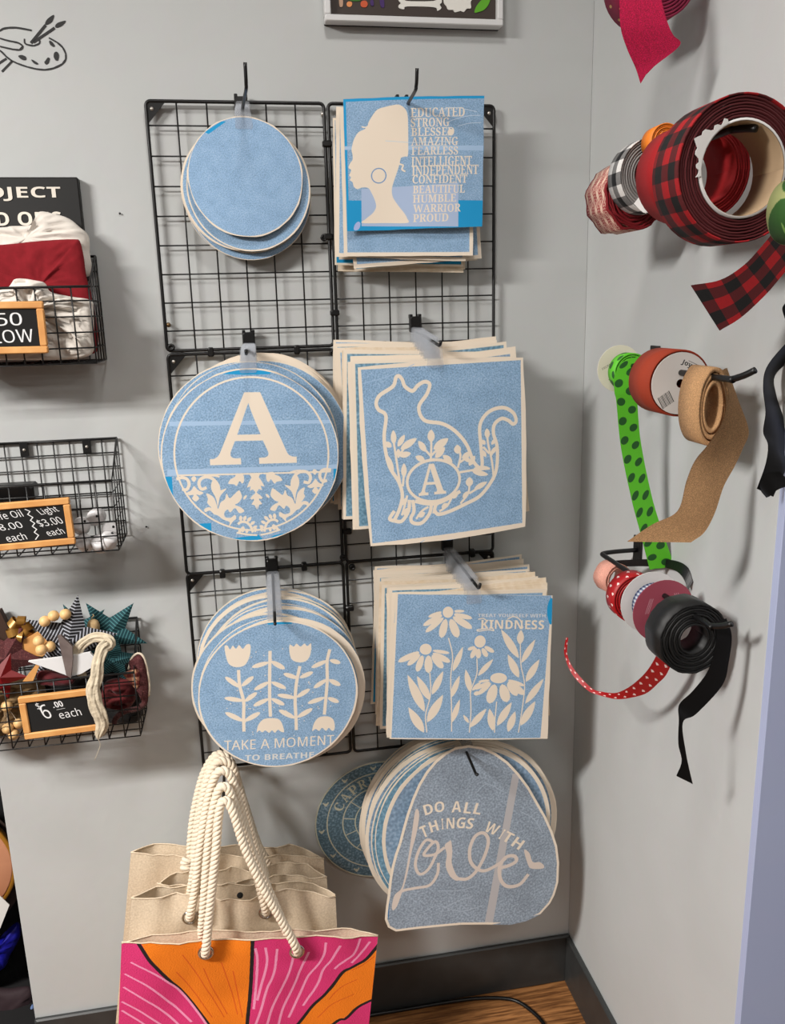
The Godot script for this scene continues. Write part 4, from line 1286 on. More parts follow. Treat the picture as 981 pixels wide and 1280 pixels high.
	stack("large_round_stencil", b7 + Vector3(0.01, 0, 0), t7, 24, 0.026, 0.118, Vector2(0.38, 0.415), true, "love stencil stack", "large stencils of the lowest hook", -0.006, [rdf[3], rdf[1], rdf[1]], 2.5, Vector2(-0.034, -0.012))
	im = art(fibre_image(512, 15, Color(0.575, 0.63, 0.69)))
	poly(im, [.7319, .2579, .7651, .2623, .6322, 1.025, .5926, 1.018], Color(0.74, 0.73, 0.74))
	for c in [["D", 432,306, 462,296, 42], ["O", 466,296, 500,290, 42], ["A", 524,294, 558,292, 44], ["L", 566,296, 592,298, 44], ["L", 600,298, 626,302, 44], ["T", 424,386, 446,376, 48], ["H", 452,366, 480,356, 44], ["I", 490,354, 496,353, 44], ["N", 506,352, 534,349, 44], ["G", 540,349, 570,349, 44], ["S", 574,350, 598,352, 44], ["W", 638,358, 682,376, 42], ["I", 692,386, 698,389, 42], ["T", 704,392, 732,406, 42], ["H", 738,412, 768,430, 42]]:
		var o: Vector2 = zoom7(c[1], c[2])
		var e: Vector2 = zoom7(c[3], c[4])
		text(im, c[0], bold if c[0] != "I" else bold, o.x, o.y, e.x, e.y, c[5] * .0012, CREAM)
	var pk := Color(0.86, 0.81, 0.77)
	blob(im, [.2912, .3805, .3049, .3743, .3079, .4101, .294, .4903, .2725, .5701, .2503, .6785, .2231, .7733, .1988, .8407, .1808, .8592, .1763, .8369, .1903, .7821, .2238, .7449, .2515, .6226, .2715, .5007], pk)
	stroke(im, [.1837, .8453, .2143, .7718, .2837, .7576, .347, .7508, .3832, .6998, .389, .6441], .0134, pk)
	stroke(im, [.3753, .544, .3381, .5245, .3023, .5746, .286, .642, .3039, .6899, .342, .672, .3743, .6137, .3901, .5671, .3754, .5371, .3373, .573, .3269, .5993, .3745, .5997, .4189, .5715], .0134, pk)
	blob(im, [.4191, .5618, .4381, .5451, .4482, .5439, .4528, .5977, .4497, .6536, .4683, .7133, .4873, .7378, .468, .7447, .4389, .7158, .4217, .6633, .4274, .6079], pk)
	stroke(im, [.4681, .7347, .5193, .7429, .5645, .7072, .6032, .6349, .6185, .5667, .5968, .5269, .5585, .5366, .5328, .5959, .5389, .6676, .5902, .7156, .6549, .7, .7002, .6713], .0158, pk)
	stroke(im, [.668, .7164, .7201, .7103, .7513, .6936, .7393, .6674, .7002, .667, .6705, .7096, .676, .7754, .7077, .8168, .767, .8191, .81, .7751], .017, pk)
	blob(im, [.7874, .6462, .8139, .6674, .8303, .716, .8648, .7243, .8864, .748, .8787, .7613, .8255, .75, .8067, .7239], pk)
	for s in [[.3194, .8828, .3836, .8603, .4861, .9039, .5901, .8922], [.3846, .7856, .4869, .7952, .5643, .7862], [.7696, .4488, .8351, .5002, .8755, .5768], [.5654, .3238, .6157, .2898, .6918, .3412], [.409, .8762, .4865, .8457, .5382, .8398]]:
		stroke(im, s, 0.003, Color(0.68, 0.74, 0.80))
	poly(im, [.1514, .8327, .1848, .6121, .1946, .6137, .1744, .7227, .1594, .906], Color(0.1, 0.42, 0.66))
	for i in egg.size():
		var a := egg[i]
		var b := egg[(i + 1) % egg.size()]
		stroke(im, [a.x, a.y, b.x, b.y], 0.022, CREAM)
	stencil("egg_shaped_stencil", [Vector3(-.533, .776, .13), Vector3(-.061, .776, .13), Vector3(-.061, .304, .13), Vector3(-.533, .304, .13)], egg, func(u: float, v: float) -> float: return 0.012 * sin(PI * u) * (0.4 + v) - 0.006, tmat(tx(im), 0.6), "front egg-shaped blue stencil with script lettering and a pale tape seam", "large stencils of the lowest hook")
	# zodiac round behind it
	im = art(fibre_image(256, 19, Color(0.36, 0.47, 0.53)))
	for r in [0.492, 0.405, 0.285, 0.19]:
		circle_line(im, 0.5, 0.5, r, r, 0.009, Color(0.78, 0.77, 0.68))
	for k in 12:
		var a := TAU * (k + 0.35) / 12
		stroke(im, [0.5 + cos(a) * 0.19, 0.5 + sin(a) * 0.19, 0.5 + cos(a) * 0.285, 0.5 + sin(a) * 0.285], 0.007, Color(0.78, 0.77, 0.68))
		var g := a + 0.26
		var gp := Vector2(0.5 + cos(g) * 0.45, 0.5 + sin(g) * 0.45)
		stroke(im, [gp.x - 0.02, gp.y - 0.012, gp.x, gp.y + 0.012, gp.x + 0.02, gp.y - 0.012], 0.01, Color(0.78, 0.77, 0.68))
		stroke(im, [gp.x, gp.y + 0.02, gp.x, gp.y - 0.005], 0.01, Color(0.78, 0.77, 0.68))
	for k in 5:
		var a := deg_to_rad([-153.0, -138.0, -124.5, -111.0, -100.0][k])
		var p := Vector2(0.5 + cos(a) * 0.308, 0.5 + sin(a) * 0.308)
		var d := Vector2(-sin(a), cos(a)) * 0.032
		if k == 4:
			d *= 0.35
		text(im, "CAPRI"[k], serif, p.x - d.x, p.y - d.y, p.x + d.x, p.y + d.y, 0.075, Color(0.78, 0.77, 0.68))
	stencil("zodiac_stencil", [Vector3(-.595, .65, .012), Vector3(-.309, .65, .012), Vector3(-.309, .364, .012), Vector3(-.595, .364, .012)], round_outline(90, 0.004), flat, tmat(tx(im), 0.75), "round teal zodiac wheel stencil half hidden behind the large love stencil stack", "")

func zoom7(x: float, y: float) -> Vector2:
	var a := [.1767, .099, .9203, .1942, .154, .9195, .938, 1.0558]
	var u := (x - 300.0) / 600.0
	var v := (y - 100.0) / 600.0
	return Vector2(a[0], a[1]).lerp(Vector2(a[2], a[3]), u).lerp(Vector2(a[4], a[5]).lerp(Vector2(a[6], a[7]), u), v)

func lv_mirror(f: Array, twice: float, yes: bool) -> Array:
	if yes:
		for i in range(0, f.size(), 5):
			f[i] = twice - f[i]
			f[i + 2] = twice - f[i + 2]
	return f

func soft(c: Color, sd: int, vary := 0.12) -> StandardMaterial3D:
	var m := tri(tmat(noise_tex(0.03, c.darkened(vary), c.lightened(vary * 0.4), 256, 4, sd), 0.95), 6.0)
	m.rim_enabled = true
	m.rim = 0.3
	return m

func baskets() -> void:
	basket(-0.926, 0.285, 1.522, 1.702, 1.6475, "upper black wire basket holding red and white folded shirts")
	basket(-0.922, 0.285, 1.192, 1.377, 1.3185, "middle black wire basket holding small white puck lights")
	basket(-0.919, 0.285, 0.826, 1.021, 0.955, "lower black wire basket crammed with fabric stars and beads")
	var white := soft(Color(0.90, 0.87, 0.83), 31, 0.06)
	var red := soft(Color(0.52, 0.01, 0.07), 32, 0.12)
	red.rim_enabled = false
	# shirts
	solo("folded_shirt", padded([-1.182, 1.7312, -1.1693, 1.7471, -1.0687, 1.7488, -1.0524, 1.7509, -1.0199, 1.7524, -1.0104, 1.7645, -1.0025, 1.7739, -.9852, 1.7711, -.9589, 1.7628, -.9414, 1.7476, -.9291, 1.7338, -.9298, 1.7061, -.9351, 1.667, -.9972, 1.6682, -1.0789, 1.6698, -1.1793, 1.6772], 0.042, 0.015, 0.35, 3), white, "white folded shirt at the back of the upper basket, draped highest", "shirt")
	solo("folded_shirt", padded([-1.178, 1.7028, -1.1709, 1.7159, -1.0662, 1.7193, -1.0179, 1.7236, -.9747, 1.7263, -.9476, 1.7265, -.9404, 1.7231, -.937, 1.6991, -.9359, 1.6633, -.9304, 1.6325, -.9276, 1.593, -.9296, 1.5473, -.9521, 1.5337, -1.0901, 1.5329, -1.1964, 1.5395], 0.065, 0.010, 0.3, 6), red, "deep red folded shirt in the upper wire basket", "shirt")
	solo("folded_shirt", padded([-1.1801, 1.6325, -1.1478, 1.6425, -1.0693, 1.6456, -1.0556, 1.6501, -1.0449, 1.6618, -1.0303, 1.6626, -1.0147, 1.6598, -.998, 1.6549, -.9904, 1.6403, -.959, 1.6322, -.9272, 1.6251, -.9258, 1.6071, -.9291, 1.5652, -.9329, 1.5399, -.9539, 1.5299, -1.0033, 1.5288, -1.084, 1.5312, -1.1942, 1.5351], 0.098, 0.015, 0.75, 11, 10), white, "crumpled white shirt at the front of the upper basket", "shirt")
	var W := Color(0.9, 0.9, 0.9)
	chalkboard([Vector3(-1.1406, 1.6267, .134), Vector3(-.9968, 1.6251, .134), Vector3(-.9953, 1.542, .134), Vector3(-1.145, 1.5433, .134)], 0.0115, func(im: Image) -> void:
		text(im, "50", sans, 0.47, 0.44, 0.80, 0.44, 0.34, W)
		text(im, "LOW", sans, 0.42, 0.90, 0.93, 0.88, 0.34, W), "wood framed chalk tag hung on the basket of shirts")
	chalkboard([Vector3(-1.1679, 1.2922, .134), Vector3(-.9907, 1.2967, .134), Vector3(-.9898, 1.2112, .134), Vector3(-1.1732, 1.2088, .134)], 0.0115, func(im: Image) -> void:
		text(im, "Safe Oil", sans, 0.22, 0.31, 0.57, 0.25, 0.22, W)
		text(im, "$8.00", sans, 0.24, 0.64, 0.55, 0.58, 0.22, W)
		text(im, "each", sans, 0.36, 0.96, 0.57, 0.93, 0.22, W)
		text(im, "Light", sans, 0.77, 0.30, 0.97, 0.24, 0.24, W)
		text(im, "$3.00", sans, 0.73, 0.62, 0.985, 0.56, 0.24, W)
		text(im, "each", sans, 0.80, 0.90, 0.98, 0.86, 0.20, W)
		stroke(im, [0.59, 0.04, 0.64, 0.12, 0.61, 0.2, 0.66, 0.3, 0.63, 0.38, 0.67, 0.48, 0.64, 0.56, 0.68, 0.66, 0.65, 0.74, 0.69, 0.84, 0.65, 0.96], 0.014, W, false), "wood framed chalk tag with prices for oil and light")
	chalkboard([Vector3(-1.1207, .9363, .136), Vector3(-.9812, .94, .136), Vector3(-.9795, .8537, .136), Vector3(-1.1184, .8527, .136)], 0.012, func(im: Image) -> void:
		text(im, "$", sans, 0.16, 0.30, 0.22, 0.29, 0.25, W)
		text(im, "6", sans, 0.24, 0.62, 0.36, 0.60, 0.48, W)
		text(im, ".", sans, 0.39, 0.29, 0.41, 0.29, 0.04, W)
		text(im, "00", bold, 0.43, 0.29, 0.55, 0.27, 0.20, W)
		stroke(im, [0.43, 0.36, 0.56, 0.34], 0.012, W, false)
		text(im, "each", sans, 0.47, 0.68, 0.80, 0.64, 0.27, W), "wood framed chalk tag reading six dollars each")
	# puck lights and dark packets in the middle basket
	var pk := lathe([[0.0, 0.008], [0.008, 0.0077], [0.0105, 0.0065], [0.0112, 0.004], [0.0112, -0.008], [0.01, -0.0092], [0.0, -0.0095]], 28)
	var hole := lathe([[0.0, 0.0012], [0.0016, 0.001], [0.0018, 0.0]], 10)
	var plastic := mat(Color(0.88, 0.87, 0.87), 0.35)
	var specs := [[620, 600, 0.07, -10, 20, "white puck light on top of the pile in the middle basket"], [530, 650, 0.075, 15, 50, "white puck light at the left of the pile beside the price tag"], [705, 690, 0.078, 10, 35, "white puck light at the right end of the middle basket"], [640, 765, 0.095, 5, 70, "white puck light lying flat at the bottom of the middle basket"], [545, 760, 0.085, -20, 60, "white puck light low in the basket next to the price tag's corner"], [705, 770, 0.1, 40, 75, "white puck light in the lower right corner of the middle basket"]]
	var pos := [Vector3(-.9628, 1.2446, .075), Vector3(-.9884, 1.2317, .08), Vector3(-.9399, 1.2204, .078), Vector3(-.9568, 1.2013, .1), Vector3(-.9847, 1.2027, .092), Vector3(-.9394, 1.2083, .104)]
	for i in 6:
		var t := thing("puck_light", specs[i][5], "light", pos[i], "puck lights in the middle basket")
		t.rotation_degrees = Vector3(-float(specs[i][4]) + 20.0, specs[i][3], 0)
		t.scale = Vector3.ONE * 1.35
		part(t, "body", pk, plastic)
		part(t, "switch", hole, M.slate, Vector3(0.004, 0.003, 0.0074))
	solo("dark_packet", rbox(Vector3(0.075, 0.03, 0.04), 0.004), mat(Color(0.03, 0.03, 0.035), 0.3), "glossy black packet behind the price tag in the middle basket", "packet", Vector3(-1.0999, 1.2968, .06))

	# lower basket
	var stripe := pattern(256, 64, Color(0.07, 0.07, 0.085))
	for k in 15:
		stripe.fill_rect(Rect2i(k * 17 + 5, 0, 6, 64), Color(0.62, 0.63, 0.66))
	var tstripe := pattern(256, 64, Color(0.06, 0.24, 0.27))
	for k in 13:
		tstripe.fill_rect(Rect2i(k * 20 + 6, 0, 5, 64), Color(0.30, 0.52, 0.53))
	var bm := tmat(tx(weave(stripe, 0.12, 2)), 0.85)
	var tm := tmat(tx(weave(tstripe, 0.12, 3)), 0.85)
	var tweed := pattern(64, 64, Color(0.30, 0.13, 0.14))
	for k in 500:
		tweed.set_pixel(rng.randi() % 64, rng.randi() % 64, [Color(0.62, 0.45, 0.42), Color(0.14, 0.05, 0.07), Color(0.5, 0.22, 0.2)][k % 3])
	var wm := tri(tmat(tx(tweed), 0.95), 22.0)
	var spots := [Vector3(-1.0314, 1.0138, .082), Vector3(-.9678, 1.0079, .041), Vector3(-.9793, .9841, .066), Vector3(-1.1527, .9846, .058), Vector3(-1.1533, .9646, .102), Vector3(-1.0256, 1.0046, .018)]
	var st := thing("fabric_star", "black and grey striped fabric star standing up in the lower basket", "star", spots[0])
	st.rotation_degrees = Vector3(-8, -4, -13)
	part(st, "body", star_mesh(0.0875, 0.038, 0.02), bm)
	st = thing("fabric_star", "teal striped fabric star pointing up right behind the raffia tassel", "star", spots[1])
	st.rotation_degrees = Vector3(0, 2, -42)
	part(st, "body", star_mesh(0.074, 0.03, 0.011), tm)
	st = thing("fabric_star", "dark teal star lying low at the right of the lower basket", "star", spots[2] + Vector3(0.018, -0.022, 0.004))
	st.rotation_degrees = Vector3(-4, 4, 60)
	part(st, "body", star_mesh(0.05, 0.022, 0.009), tm)
	st = thing("fabric_star", "burgundy tweed star at the left of the lower basket", "star", spots[3])
	st.rotation_degrees = Vector3(-10, 2, 40)
	part(st, "body", star_mesh(0.072, 0.03, 0.016), wm)
	st = thing("painted_star", "glossy red star behind the basket rim at the far left", "star", spots[4])
	st.rotation_degrees = Vector3(-8, 0, -25)
	part(st, "body", star_mesh(0.046, 0.02, 0.010), mat(Color(0.42, 0.012, 0.035), 0.45))
	st = thing("fabric_star", "teal star whose tip peeps out left of the tall striped arm", "star", spots[5])
	st.rotation_degrees = Vector3(0, 0, 23)
	part(st, "body", star_mesh(0.066, 0.024, 0.006), tm)
	solo("white_wedge", slab(pts2([-1.101, .9937, -1.0488, .9957, -.9927, 1.0001, -.9849, .9885, -.9911, .9721, -1.0121, .9606, -1.0322, .9566, -1.0646, .9747]), 0.109, 0.116), mat(Color(0.88, 0.88, 0.88), 0.6), "white painted wooden wedge lying across the lower basket", "wood piece")
	solo("wooden_wedge", slab(pts2([-1.0433, 1.0405, -1.0372, 1.0416, -1.0205, 1.0182, -1.0226, .9932, -1.0297, .9566, -1.037, .9642]), 0.1175, 0.124), tri(tmat(noise_tex(0.02, Color(0.36, 0.31, 0.30), Color(0.5, 0.45, 0.43), 128, 4, 41), 0.7), 8.0), "grey wooden wedge leaning in front of the striped star", "wood piece")
	solo("wooden_wedge", slab(pts2([-1.0861, .9875, -1.0849, .9806, -1.0994, .9516, -1.1171, .9529]), 0.100, 0.108), M.pine, "tan wooden wedge beside the glossy red star", "wood piece")
	solo("cardboard_box", slab(pts2([-1.2492, 1.0387, -1.1624, 1.0659, -1.1399, .9938, -1.1491, .9809, -1.2523, .9744]), 0.012, 0.03), mat(Color(0.24, 0.15, 0.10), 0.8), "dark brown box at the left end of the lower basket", "box")
	solo("wooden_board", slab(pts2([-1.1313, 1.0073, -1.0942, 1.0259, -1.0629, .9936, -1.0925, .9758, -1.1192, .982]), 0.045, 0.052), M.pine, "pale wooden board between the beads and tweed star", "wood piece")
	# beads
	var bead := lathe([[0.0, 0.0103], [0.002, 0.0101], [0.0063, 0.0082], [0.0092, 0.0048], [0.0103, 0.0], [0.0092, -0.0048], [0.0063, -0.0082], [0.002, -0.0101], [0.0, -0.0103]], 20)
	var wood := tri(tmat(noise_tex(0.02, Color(0.84, 0.66, 0.42), Color(0.93, 0.78, 0.56), 128, 4, 43), 0.5), 9.0)
	for g in [["pale wooden bead garland above the striped star's left arm", [Vector3(-1.0698, 1.059, .09), Vector3(-1.0541, 1.0671, .088), Vector3(-1.034, 1.0672, .085)], 0.058], ["pale wooden bead garland hanging below the striped star's left arm", [Vector3(-1.0824, 1.0254, .1), Vector3(-1.0784, 1.0107, .106), Vector3(-1.066, 1.011, .095)], 0.05], ["wooden bead garland seen through the front wires at the left", [Vector3(-1.1568, .8592, .1), Vector3(-1.1526, .9038, .1), Vector3(-1.1392, .8624, .09), Vector3(-1.148, .8458, .1)], 0.05]]:
		var t := thing("bead_garland", g[0], "garland", g[1][0])
		for p in g[1]:
			part(t, "bead", bead, wood, p - g[1][0])
		var cord := []
		for p in g[1]:
			cord.append(p - g[1][0])
		cord.append(cord[cord.size() - 1] + Vector3(0.012, -0.012, -0.01))
		part(t, "cord", tube(cord, 0.001, 6), M.rope)
	# gold bow
	var gold := mat(Color(0.62, 0.45, 0.20), 0.35)
	gold.metallic = 0.35
	var bow := thing("gold_bow", "crumpled gold ribbon bow at the left of the lower basket", "bow", Vector3(-1.125, 1.0338, .045))
	for k in 6:
		var a := TAU * k / 6 + 0.3
		var d := Vector3(cos(a), sin(a), 0.25 * sin(a * 2.0))
		var s := Vector3(-sin(a), cos(a), 0.3).normalized() * 0.007
		var c := [Vector3.ZERO, d * 0.013 + Vector3(0, 0, 0.012), d * 0.024 + Vector3(0, 0, 0.006), d * 0.022 - Vector3(0, 0, 0.004), d * 0.006 - Vector3(0, 0, 0.004)]
		var l := []
		var r := []
		for p in c:
			l.append(p - s)
			r.append(p + s)
		part(bow, "loop", strip(l, r), gold)
	# raffia tassel
	var tas := thing("raffia_tassel", "straw coloured raffia tassel beside the teal star", "tassel", Vector3(-.9922, 1.0284, .06))
	var raf := tri(tmat(noise_tex(0.05, Color(0.62, 0.50, 0.34), Color(0.84, 0.73, 0.55), 128, 3, 47), 0.9), 14.0)
	var head := part(tas, "head", lathe([[0.0, 0.016], [0.004, 0.0155], [0.009, 0.012], [0.0115, 0.004], [0.0105, -0.006], [0.007, -0.014], [0.0058, -0.017], [0.0095, -0.021], [0.012, -0.03], [0.0, -0.031]], 24), raf)
	head.rotation_degrees = Vector3(-90, 0, 6)
	part(tas, "loop", tube([Vector3(-0.003, 0.014, 0), Vector3(-0.001, 0.02, 0), Vector3(0.003, 0.023, 0), Vector3(0.001, 0.026, 0)], 0.001, 5), raf)
	# cream cloth strip hanging over the front rim
	var gauze := soft(Color(0.86, 0.80, 0.69), 48, 0.16)
	gauze.normal_enabled = true
	gauze.normal_texture = noise_tex(0.04, Color.BLACK, Color.WHITE, 256, 4, 49, true)
	var cl := thing("cloth_strip", "twisted cream cloth strip hanging over the front of the lower basket", "cloth", Vector3(-.9818, .9575, .13))
	var cp := [Vector3(-1.0129, .9446, .095), Vector3(-1.0206, .9649, .1), Vector3(-1.0217, .9876, .105), Vector3(-1.0092, 1.0121, .11), Vector3(-.9857, 1.0278, .115), Vector3(-.964, 1.0267, .12), Vector3(-.9572, 1.0188, .127), Vector3(-.9663, 1.013, .135), Vector3(-.9749, .9918, .142), Vector3(-.981, .9641, .146), Vector3(-.9881, .9423, .148), Vector3(-.9882, .9191, .149), Vector3(-.983, .8947, .149), Vector3(-.9796, .8726, .147), Vector3(-.9873, .8523, .146), Vector3(-.9909, .8418, .145)]
	var cw := [26, 34, 40, 36, 34, 40, 44, 40, 38, 40, 42, 46, 48, 42, 30, 8]
	var rows := []
	var cpath := smooth_path(cp, 5)
	for i in cpath.size():
		var f := i / 5.0
		var w0 := lerpf(cw[mini(int(f), 15)], cw[mini(int(f) + 1, 15)], f - int(f)) * 0.00026
		var tt := (cpath[mini(i + 1, cpath.size() - 1)] - cpath[maxi(i - 1, 0)]).normalized()
		var x := tt.cross(Vector3(0, 0, 1)).normalized()
		var y := tt.cross(x)
		var row := PackedVector3Array()
		for k in 49:
			var a := TAU * k / 48.0
			var rr := w0 * (0.9 + 0.22 * sin(6.0 * a + i * 0.3) + 0.1 * sin(11.0 * a - i * 0.2))
			row.append(cpath[i] - cl.position + x * cos(a) * rr + y * sin(a) * rr * 0.45)
		rows.append(row)
	var s2 := begin()
	add_grid(s2, rows)
	part(cl, "twist", done(s2), gauze)
	var th := []
	for p in [Vector3(-.9909, .8418, .145), Vector3(-.9883, .8292, .145), Vector3(-.9944, .8142, .145), Vector3(-1.0015, .7993, .145)]:
		th.append(p - cl.position)
	part(cl, "loose_thread", tube(Array(smooth_path(th, 4)), 0.0005, 5), gauze)
	# plaid pouch with yarn at the right end
	var plaid := checks(Color(0.42, 0.15, 0.13), Color(0.72, 0.55, 0.42))
	var po := thing("plaid_pouch", "burgundy plaid fabric scrap with frayed white edge at the right end", "fabric scrap", Vector3(-.9168, .9305, .1))
	part(po, "body", padded(rel([-.9291, .969, -.918, .9782, -.9099, .9815, -.902, .9731, -.8984, .945, -.8978, .9169, -.9029, .8821, -.911, .876, -.9162, .8978, -.9227, .9126, -.9345, .9349, -.9412, .9461, -.9281, .9534], po.position), 0.0, 0.008, 0.3, 14), wm)
	part(po, "patch", padded(rel([-.9398, .9502, -.9177, .9558, -.9105, .9498, -.914, .9224, -.9213, .9179, -.9321, .9348], po.position), 0.0085, 0.003, 0.3, 15), tri(tmat(tx(plaid), 0.9), 60.0))
	var eg := []
	for p in [Vector3(-.9306, .9536, .1), Vector3(-.9248, .972, .1), Vector3(-.9177, .9809, .1), Vector3(-.9097, .9836, .1), Vector3(-.9023, .9766, .1), Vector3(-.8977, .9519, .1), Vector3(-.8966, .9168, .1), Vector3(-.8997, .896, .1)]:
		eg.append(p - po.position)
	part(po, "frayed_edge", tube(Array(smooth_path(eg, 4)), 0.0022, 6), M.rope)
	var yarn := soft(Color(0.28, 0.09, 0.08), 51, 0.3)
	var yp := []
	for p in [Vector3(-.9066, .8826, .1), Vector3(-.9227, .874, .104), Vector3(-.9446, .8722, .106), Vector3(-.9609, .8627, .108), Vector3(-.9667, .851, .108)]:
		yp.append(p - po.position)
	part(po, "yarn_tail", rope(resample(smooth_path(yp, 8), 0.002), 0.0055, 0.013), yarn)
	solo("red_fabric", padded([-.9861, .9128, -.9597, .9241, -.9287, .9171, -.9251, .8881, -.9401, .8646, -.972, .8647, -.9897, .8775], 0.07, 0.02, 0.5, 17), soft(Color(0.36, 0.03, 0.04), 52, 0.2), "dark red cloth bundle inside the right half of the lower basket", "fabric")
	solo("dark_backing", padded([-1.0377, .9421, -.9726, .9352, -.9229, .9227, -.9187, .8645, -.9335, .8113, -.9914, .8128, -1.0616, .8122, -1.1068, .8286, -1.0991, .9206], 0.026, 0.014, 0.4, 18), soft(Color(0.06, 0.06, 0.065), 53, 0.2), "black backing inside the middle of the lower basket", "fabric")  # black backing that keeps the inside of the basket dark
	solo("tan_fabric", padded([-1.2425, .9376, -1.1662, .9499, -1.1317, .9358, -1.0995, .9252, -1.0953, .8825, -1.1429, .8454, -1.1818, .8287, -1.2573, .8309], 0.06, 0.03, 0.5, 19), soft(Color(0.52, 0.40, 0.24), 54, 0.25), "tan burlap bundle inside the left half of the lower basket", "fabric")
	solo("burgundy_fabric", padded([-1.0925, .9612, -1.0615, .9545, -1.0325, .941, -1.0401, .928, -1.0732, .9316, -1.0966, .9393], 0.085, 0.012, 0.3, 20), soft(Color(0.33, 0.03, 0.06), 55, 0.15), "burgundy cloth just under the white painted wedge", "fabric")

func rel(flat: Array, at: Vector3) -> Array:
	for i in range(0, flat.size(), 2):
		flat[i] -= at.x
		flat[i + 1] -= at.y
	return flat

func totes() -> void:
	var h8 := Vector3(-0.77, 0.722, 0.02)
	hook(h8, Vector3(-0.772, 0.718, 0.205), 0.005, "black prong hook carrying the rope handles of the tote bags")
	# painted front of the nearest bag
	var pink := Color(0.86, 0.20, 0.46)
	var orange := Color(0.95, 0.50, 0.05)
	var ink := Color(0.10, 0.06, 0.07)
	var im := pattern(1024, 1024, pink)
	poly(im, [.0615, -.0306, .4968, -.0057, .5067, .6766, .5031, 1.0862, .4556, 1.0827, .3429, .6654, .2251, .3833, .1285, .1796], orange)
	poly(im, [1.0269, .0246, .9592, .1832, .8712, .2949, .819, .433, .7542, .5594, .7068, .6902, .6056, .9713, .7008, .9782, .8659, .6866, .9432, .5719, 1.0562, .4719], orange)
	for s in [[.0085, -.1469, .0682, .0199, .1285, .1796, .2251, .3833, .3429, .6654, .465, 1.0099], [.4957, -.0058, .4995, .2021, .5019, .4363, .4985, .676, .5031, 1.0862], [1.0256, .0015, .9957, .0969, .9595, .1879, .9153, .239, .8712, .2949, .819, .433, .7542, .5594, .7068, .6902, .6056, .9713], [1.056, .4671, 1.005, .5091, .9432, .5719, .8998, .6528, .8542, .6882, .7008, .9782]]:
		stroke(im, s, .0149, ink)
	var chalk := Color(0.96, 0.60, 0.75)
	for s in [[.0368, .1464, .1182, .2252, .2012, .3467, .287, .5404, .3435, .687], [.0159, .2421, .1093, .3409, .2053, .5114, .2783, .6467], [.0133, .3465, .0884, .4331, .1718, .5564, .2324, .6674], [.0086, .4632, .0791, .5384, .1505, .638, .1926, .7005], [.01, .5339, .069, .6088, .1166, .6714],
		[.5085, .0639, .5198, .1569, .5226, .367, .52, .5558], [.5953, .0805, .5904, .2542, .5665, .3933, .5492, .5578, .5305, .6878], [.5488, .0662, .5588, .1825, .5424, .3683, .5315, .4854], [.6642, .073, .6582, .2117, .6298, .3738, .5952, .537, .5775, .691], [.724, .1227, .695, .2606, .6716, .4, .6371, .5636, .6246, .6942], [.7906, .0572, .7841, .1727, .7319, .3097, .6978, .4725, .6635, .6369], [.8492, .0722, .8201, .1982, .7883, .2663, .77, .3826, .7184, .5451], [.9278, .019, .9102, .1337, .8674, .2127, .835, .2692], [.9697, .0445, .9341, .1468, .9024, .2148]]:
		stroke(im, s, .0103, chalk)
	var rust := Color(0.86, 0.36, 0.04)
	for s in [[.229, .0935, .2786, .2351, .3416, .426, .4055, .6196], [.3124, .2139, .3583, .4035, .4165, .5965], [.38, .1717, .4213, .3841, .4573, .5992], [.4283, .2443, .4518, .4331, .478, .6244], [.2097, .2309, .2838, .4223, .3589, .6164], [.8223, .5043, .865, .4123, .9322, .3457], [.7814, .6449, .8469, .5297, .9261, .4635], [.9052, .2735, .9498, .2294, .9932, .1619]]:
		stroke(im, s, .0046, rust)
	weave(im, 0.10, 61)
	var front := tmat(tx(im), 0.9)
	front.normal_enabled = true
	front.normal_texture = noise_tex(0.25, Color.BLACK, Color.WHITE, 512, 2, 62, true)
	front.normal_scale = 0.35
	var A := tote([Vector3(-.973, .4756, .24), Vector3(-.4962, .4067, .24), Vector3(-.531, .1189, .24), Vector3(-1.0087, .2012, .24)], 0.02, 0.012, 71, front, "tote bag painted with pink and orange rays, nearest the viewer", "tote_bag")
	var B := tote([Vector3(-.9594, .5216, .175), Vector3(-.5711, .47, .185), Vector3(-.5712, .1152, .185), Vector3(-1.0127, .1835, .175)], 0.035, 0.02, 72, M.canvas, "plain cream canvas tote directly behind the painted bag", "tote_bag")
	var D := tote([Vector3(-.9182, .5012, .12), Vector3(-.5828, .4728, .13), Vector3(-.5731, .0908, .13), Vector3(-.9957, .1606, .12)], 0.035, 0.024, 75, M.canvas, "plain cream canvas tote in the middle of the hanging bags", "tote_bag")
	var E := tote([Vector3(-.9712, .5369, .06), Vector3(-.5828, .4734, .07), Vector3(-.5803, .0645, .07), Vector3(-1.0414, .1331, .06)], 0.03, 0.014, 78, M.canvas, "plain cream canvas tote hanging closest to the wall", "tote_bag")
	var eyes := [[A, [Vector3(-.8238, .4342, .248), Vector3(-.655, .406, .248)]], [B, [Vector3(-.7085, .4599, .194), Vector3(-.8539, .4665, .186)]]]
	for e in eyes:
		for p in e[1]:
			part(e[0], "grommet", eye(p - e[0].position, 0.0125, 0.0028), M.chrome)
	handle(A, [Vector3(-.826, .4187, .232), Vector3(-.8232, .4442, .256), Vector3(-.8151, .4934, .256), Vector3(-.8021, .5723, .25), Vector3(-.7895, .6473, .24), Vector3(-.7812, .7044, .228), Vector3(-.7739, .7276, .222), Vector3(-.7638, .7272, .221), Vector3(-.7538, .7055, .228), Vector3(-.738, .6394, .24), Vector3(-.7085, .5535, .25), Vector3(-.6696, .459, .256), Vector3(-.6552, .4171, .256), Vector3(-.655, .3892, .232)])
